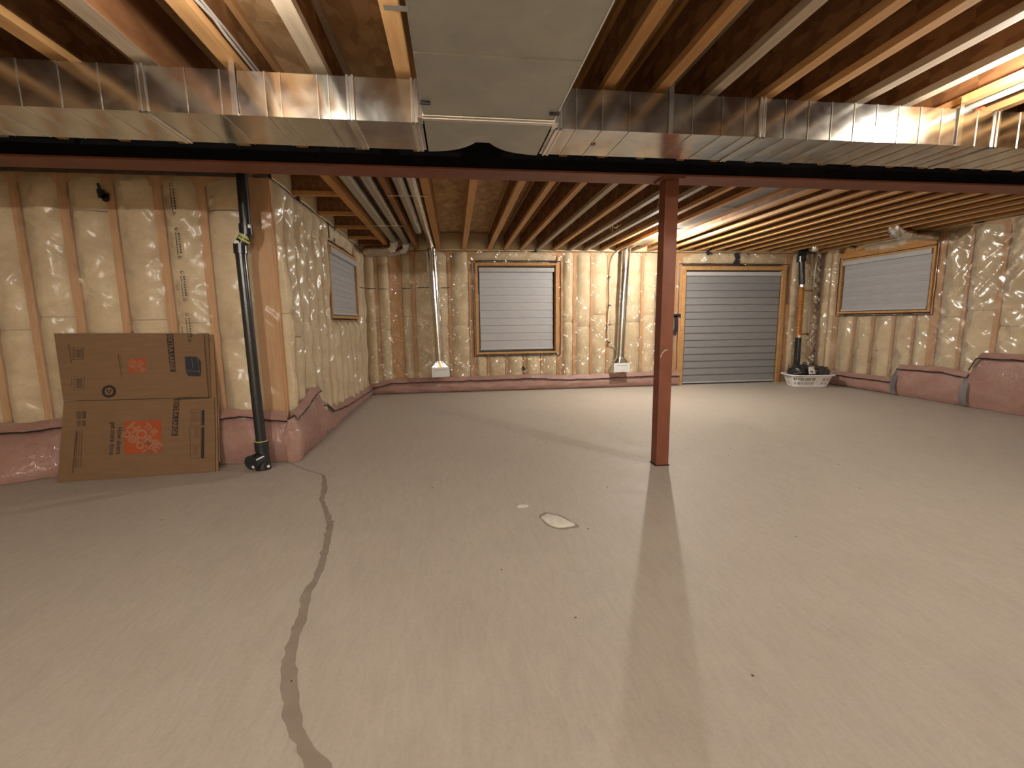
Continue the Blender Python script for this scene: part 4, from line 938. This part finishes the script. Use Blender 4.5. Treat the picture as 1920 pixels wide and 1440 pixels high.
m = MB().box(-.33, -.235, .205, -.22, -.228, .222); adopt(m.obj('handle_slot', 'tape', xf=rot), lb)
def bagm(cx, cy, cz, sx, sy, sz, seed):
    me = bpy.data.meshes.new('bag'); bm = bmesh.new(); bmesh.ops.create_icosphere(bm, subdivisions=4, radius=1)
    for v_ in bm.verts:
        p = v_.co.copy(); q = 1+.30*noise.noise(p*1.6+Vector((seed, 0, 0)))+.16*abs(noise.noise(p*4+Vector((0, seed, 0))))+.05*noise.noise(p*11)
        v_.co = Vector((cx+p.x*sx*q, cy+p.y*sy*q, max(cz+p.z*sz*q, .03)))
    bm.to_mesh(me); bm.free(); me.materials.append(MAT['bag']); me.polygons.foreach_set('use_smooth', [True]*len(me.polygons)); return me
for (args, lab) in (((6.15,7.37,.27,.17,.13,.11,1.3), 'crumpled black bag at the left end of the basket'), ((6.50,7.33,.26,.20,.13,.10,5.1), 'crumpled black bag at the right end of the basket'), ((6.33,7.44,.27,.16,.1,.12,8.4), 'black bag standing behind the paper in the basket')):
    o = bpy.data.objects.new('black_bag', bagm(*args)); C.objects.link(o); tag(o, lab, 'bag', 'black bags in the basket')
sa = empty('black_strap', (6.4, 7.45, .3), label='thin black strap arching out of the basket', cat='strap')
adopt(MB().tube([(6.27,7.45,.32),(6.32,7.46,.43),(6.42,7.44,.405),(6.55,7.42,.37),(6.62,7.40,.31)], .008, 8).obj('strap_body', 'bag'), sa)
sb = empty('black_sheet', (6.65, 7.4, .3), label='stiff black flap jutting right out of the basket', cat='sheet')
adopt(MB().add([(6.55,7.42,.37),(6.74,7.36,.34),(6.70,7.34,.31),(6.68,7.36,.24),(6.52,7.40,.30),(6.55,7.43,.36),(6.74,7.37,.33),(6.70,7.35,.30),(6.68,7.37,.23),(6.52,7.41,.29)], [(0,1,2,3,4),(9,8,7,6,5),(0,5,6,1),(1,6,7,2),(2,7,8,3),(3,8,9,4),(4,9,5,0)]).obj('sheet_body', 'bag'), sb)
hk = empty('black_tool', (6.0, 7.4, .25), label='thin black hooked tool hanging over the basket\'s left rim', cat='tool')
adopt(MB().tube([(6.10,7.33,.28),(6.02,7.32,.34),(5.96,7.30,.33),(5.90,7.30,.32)], .014, 8).obj('tool_arm', 'bag'), hk)
adopt(MB().tube([(5.94,7.28,.26),(5.90,7.28,.25),(5.885,7.28,.27),(5.885,7.28,.42)], .006, 8).obj('tool_wire', 'bag'), hk)
pc = empty('paper_card', (6.32, 7.2, .24), label='crumpled white paper tucked in front of the black bags', cat='paper')
m = MB().grid(lambda x, y: (6.235+.115*x-.02*y*1.0+.015*y, 7.21+.02*y+.01*math.sin(5*x+y*3), .235+.135*y+.01*x), 6, 6); o = m.obj('paper_sheet', 'paper'); sd = o.modifiers.new('t', 'SOLIDIFY'); sd.thickness = .002; adopt(o, pc)
m = MB().box(6.245, 7.20, .285, 6.29, 7.207, .30); m.box(6.275, 7.20, .268, 6.295, 7.207, .285); adopt(m.obj('printed_patch', 'ink_mid'), pc)
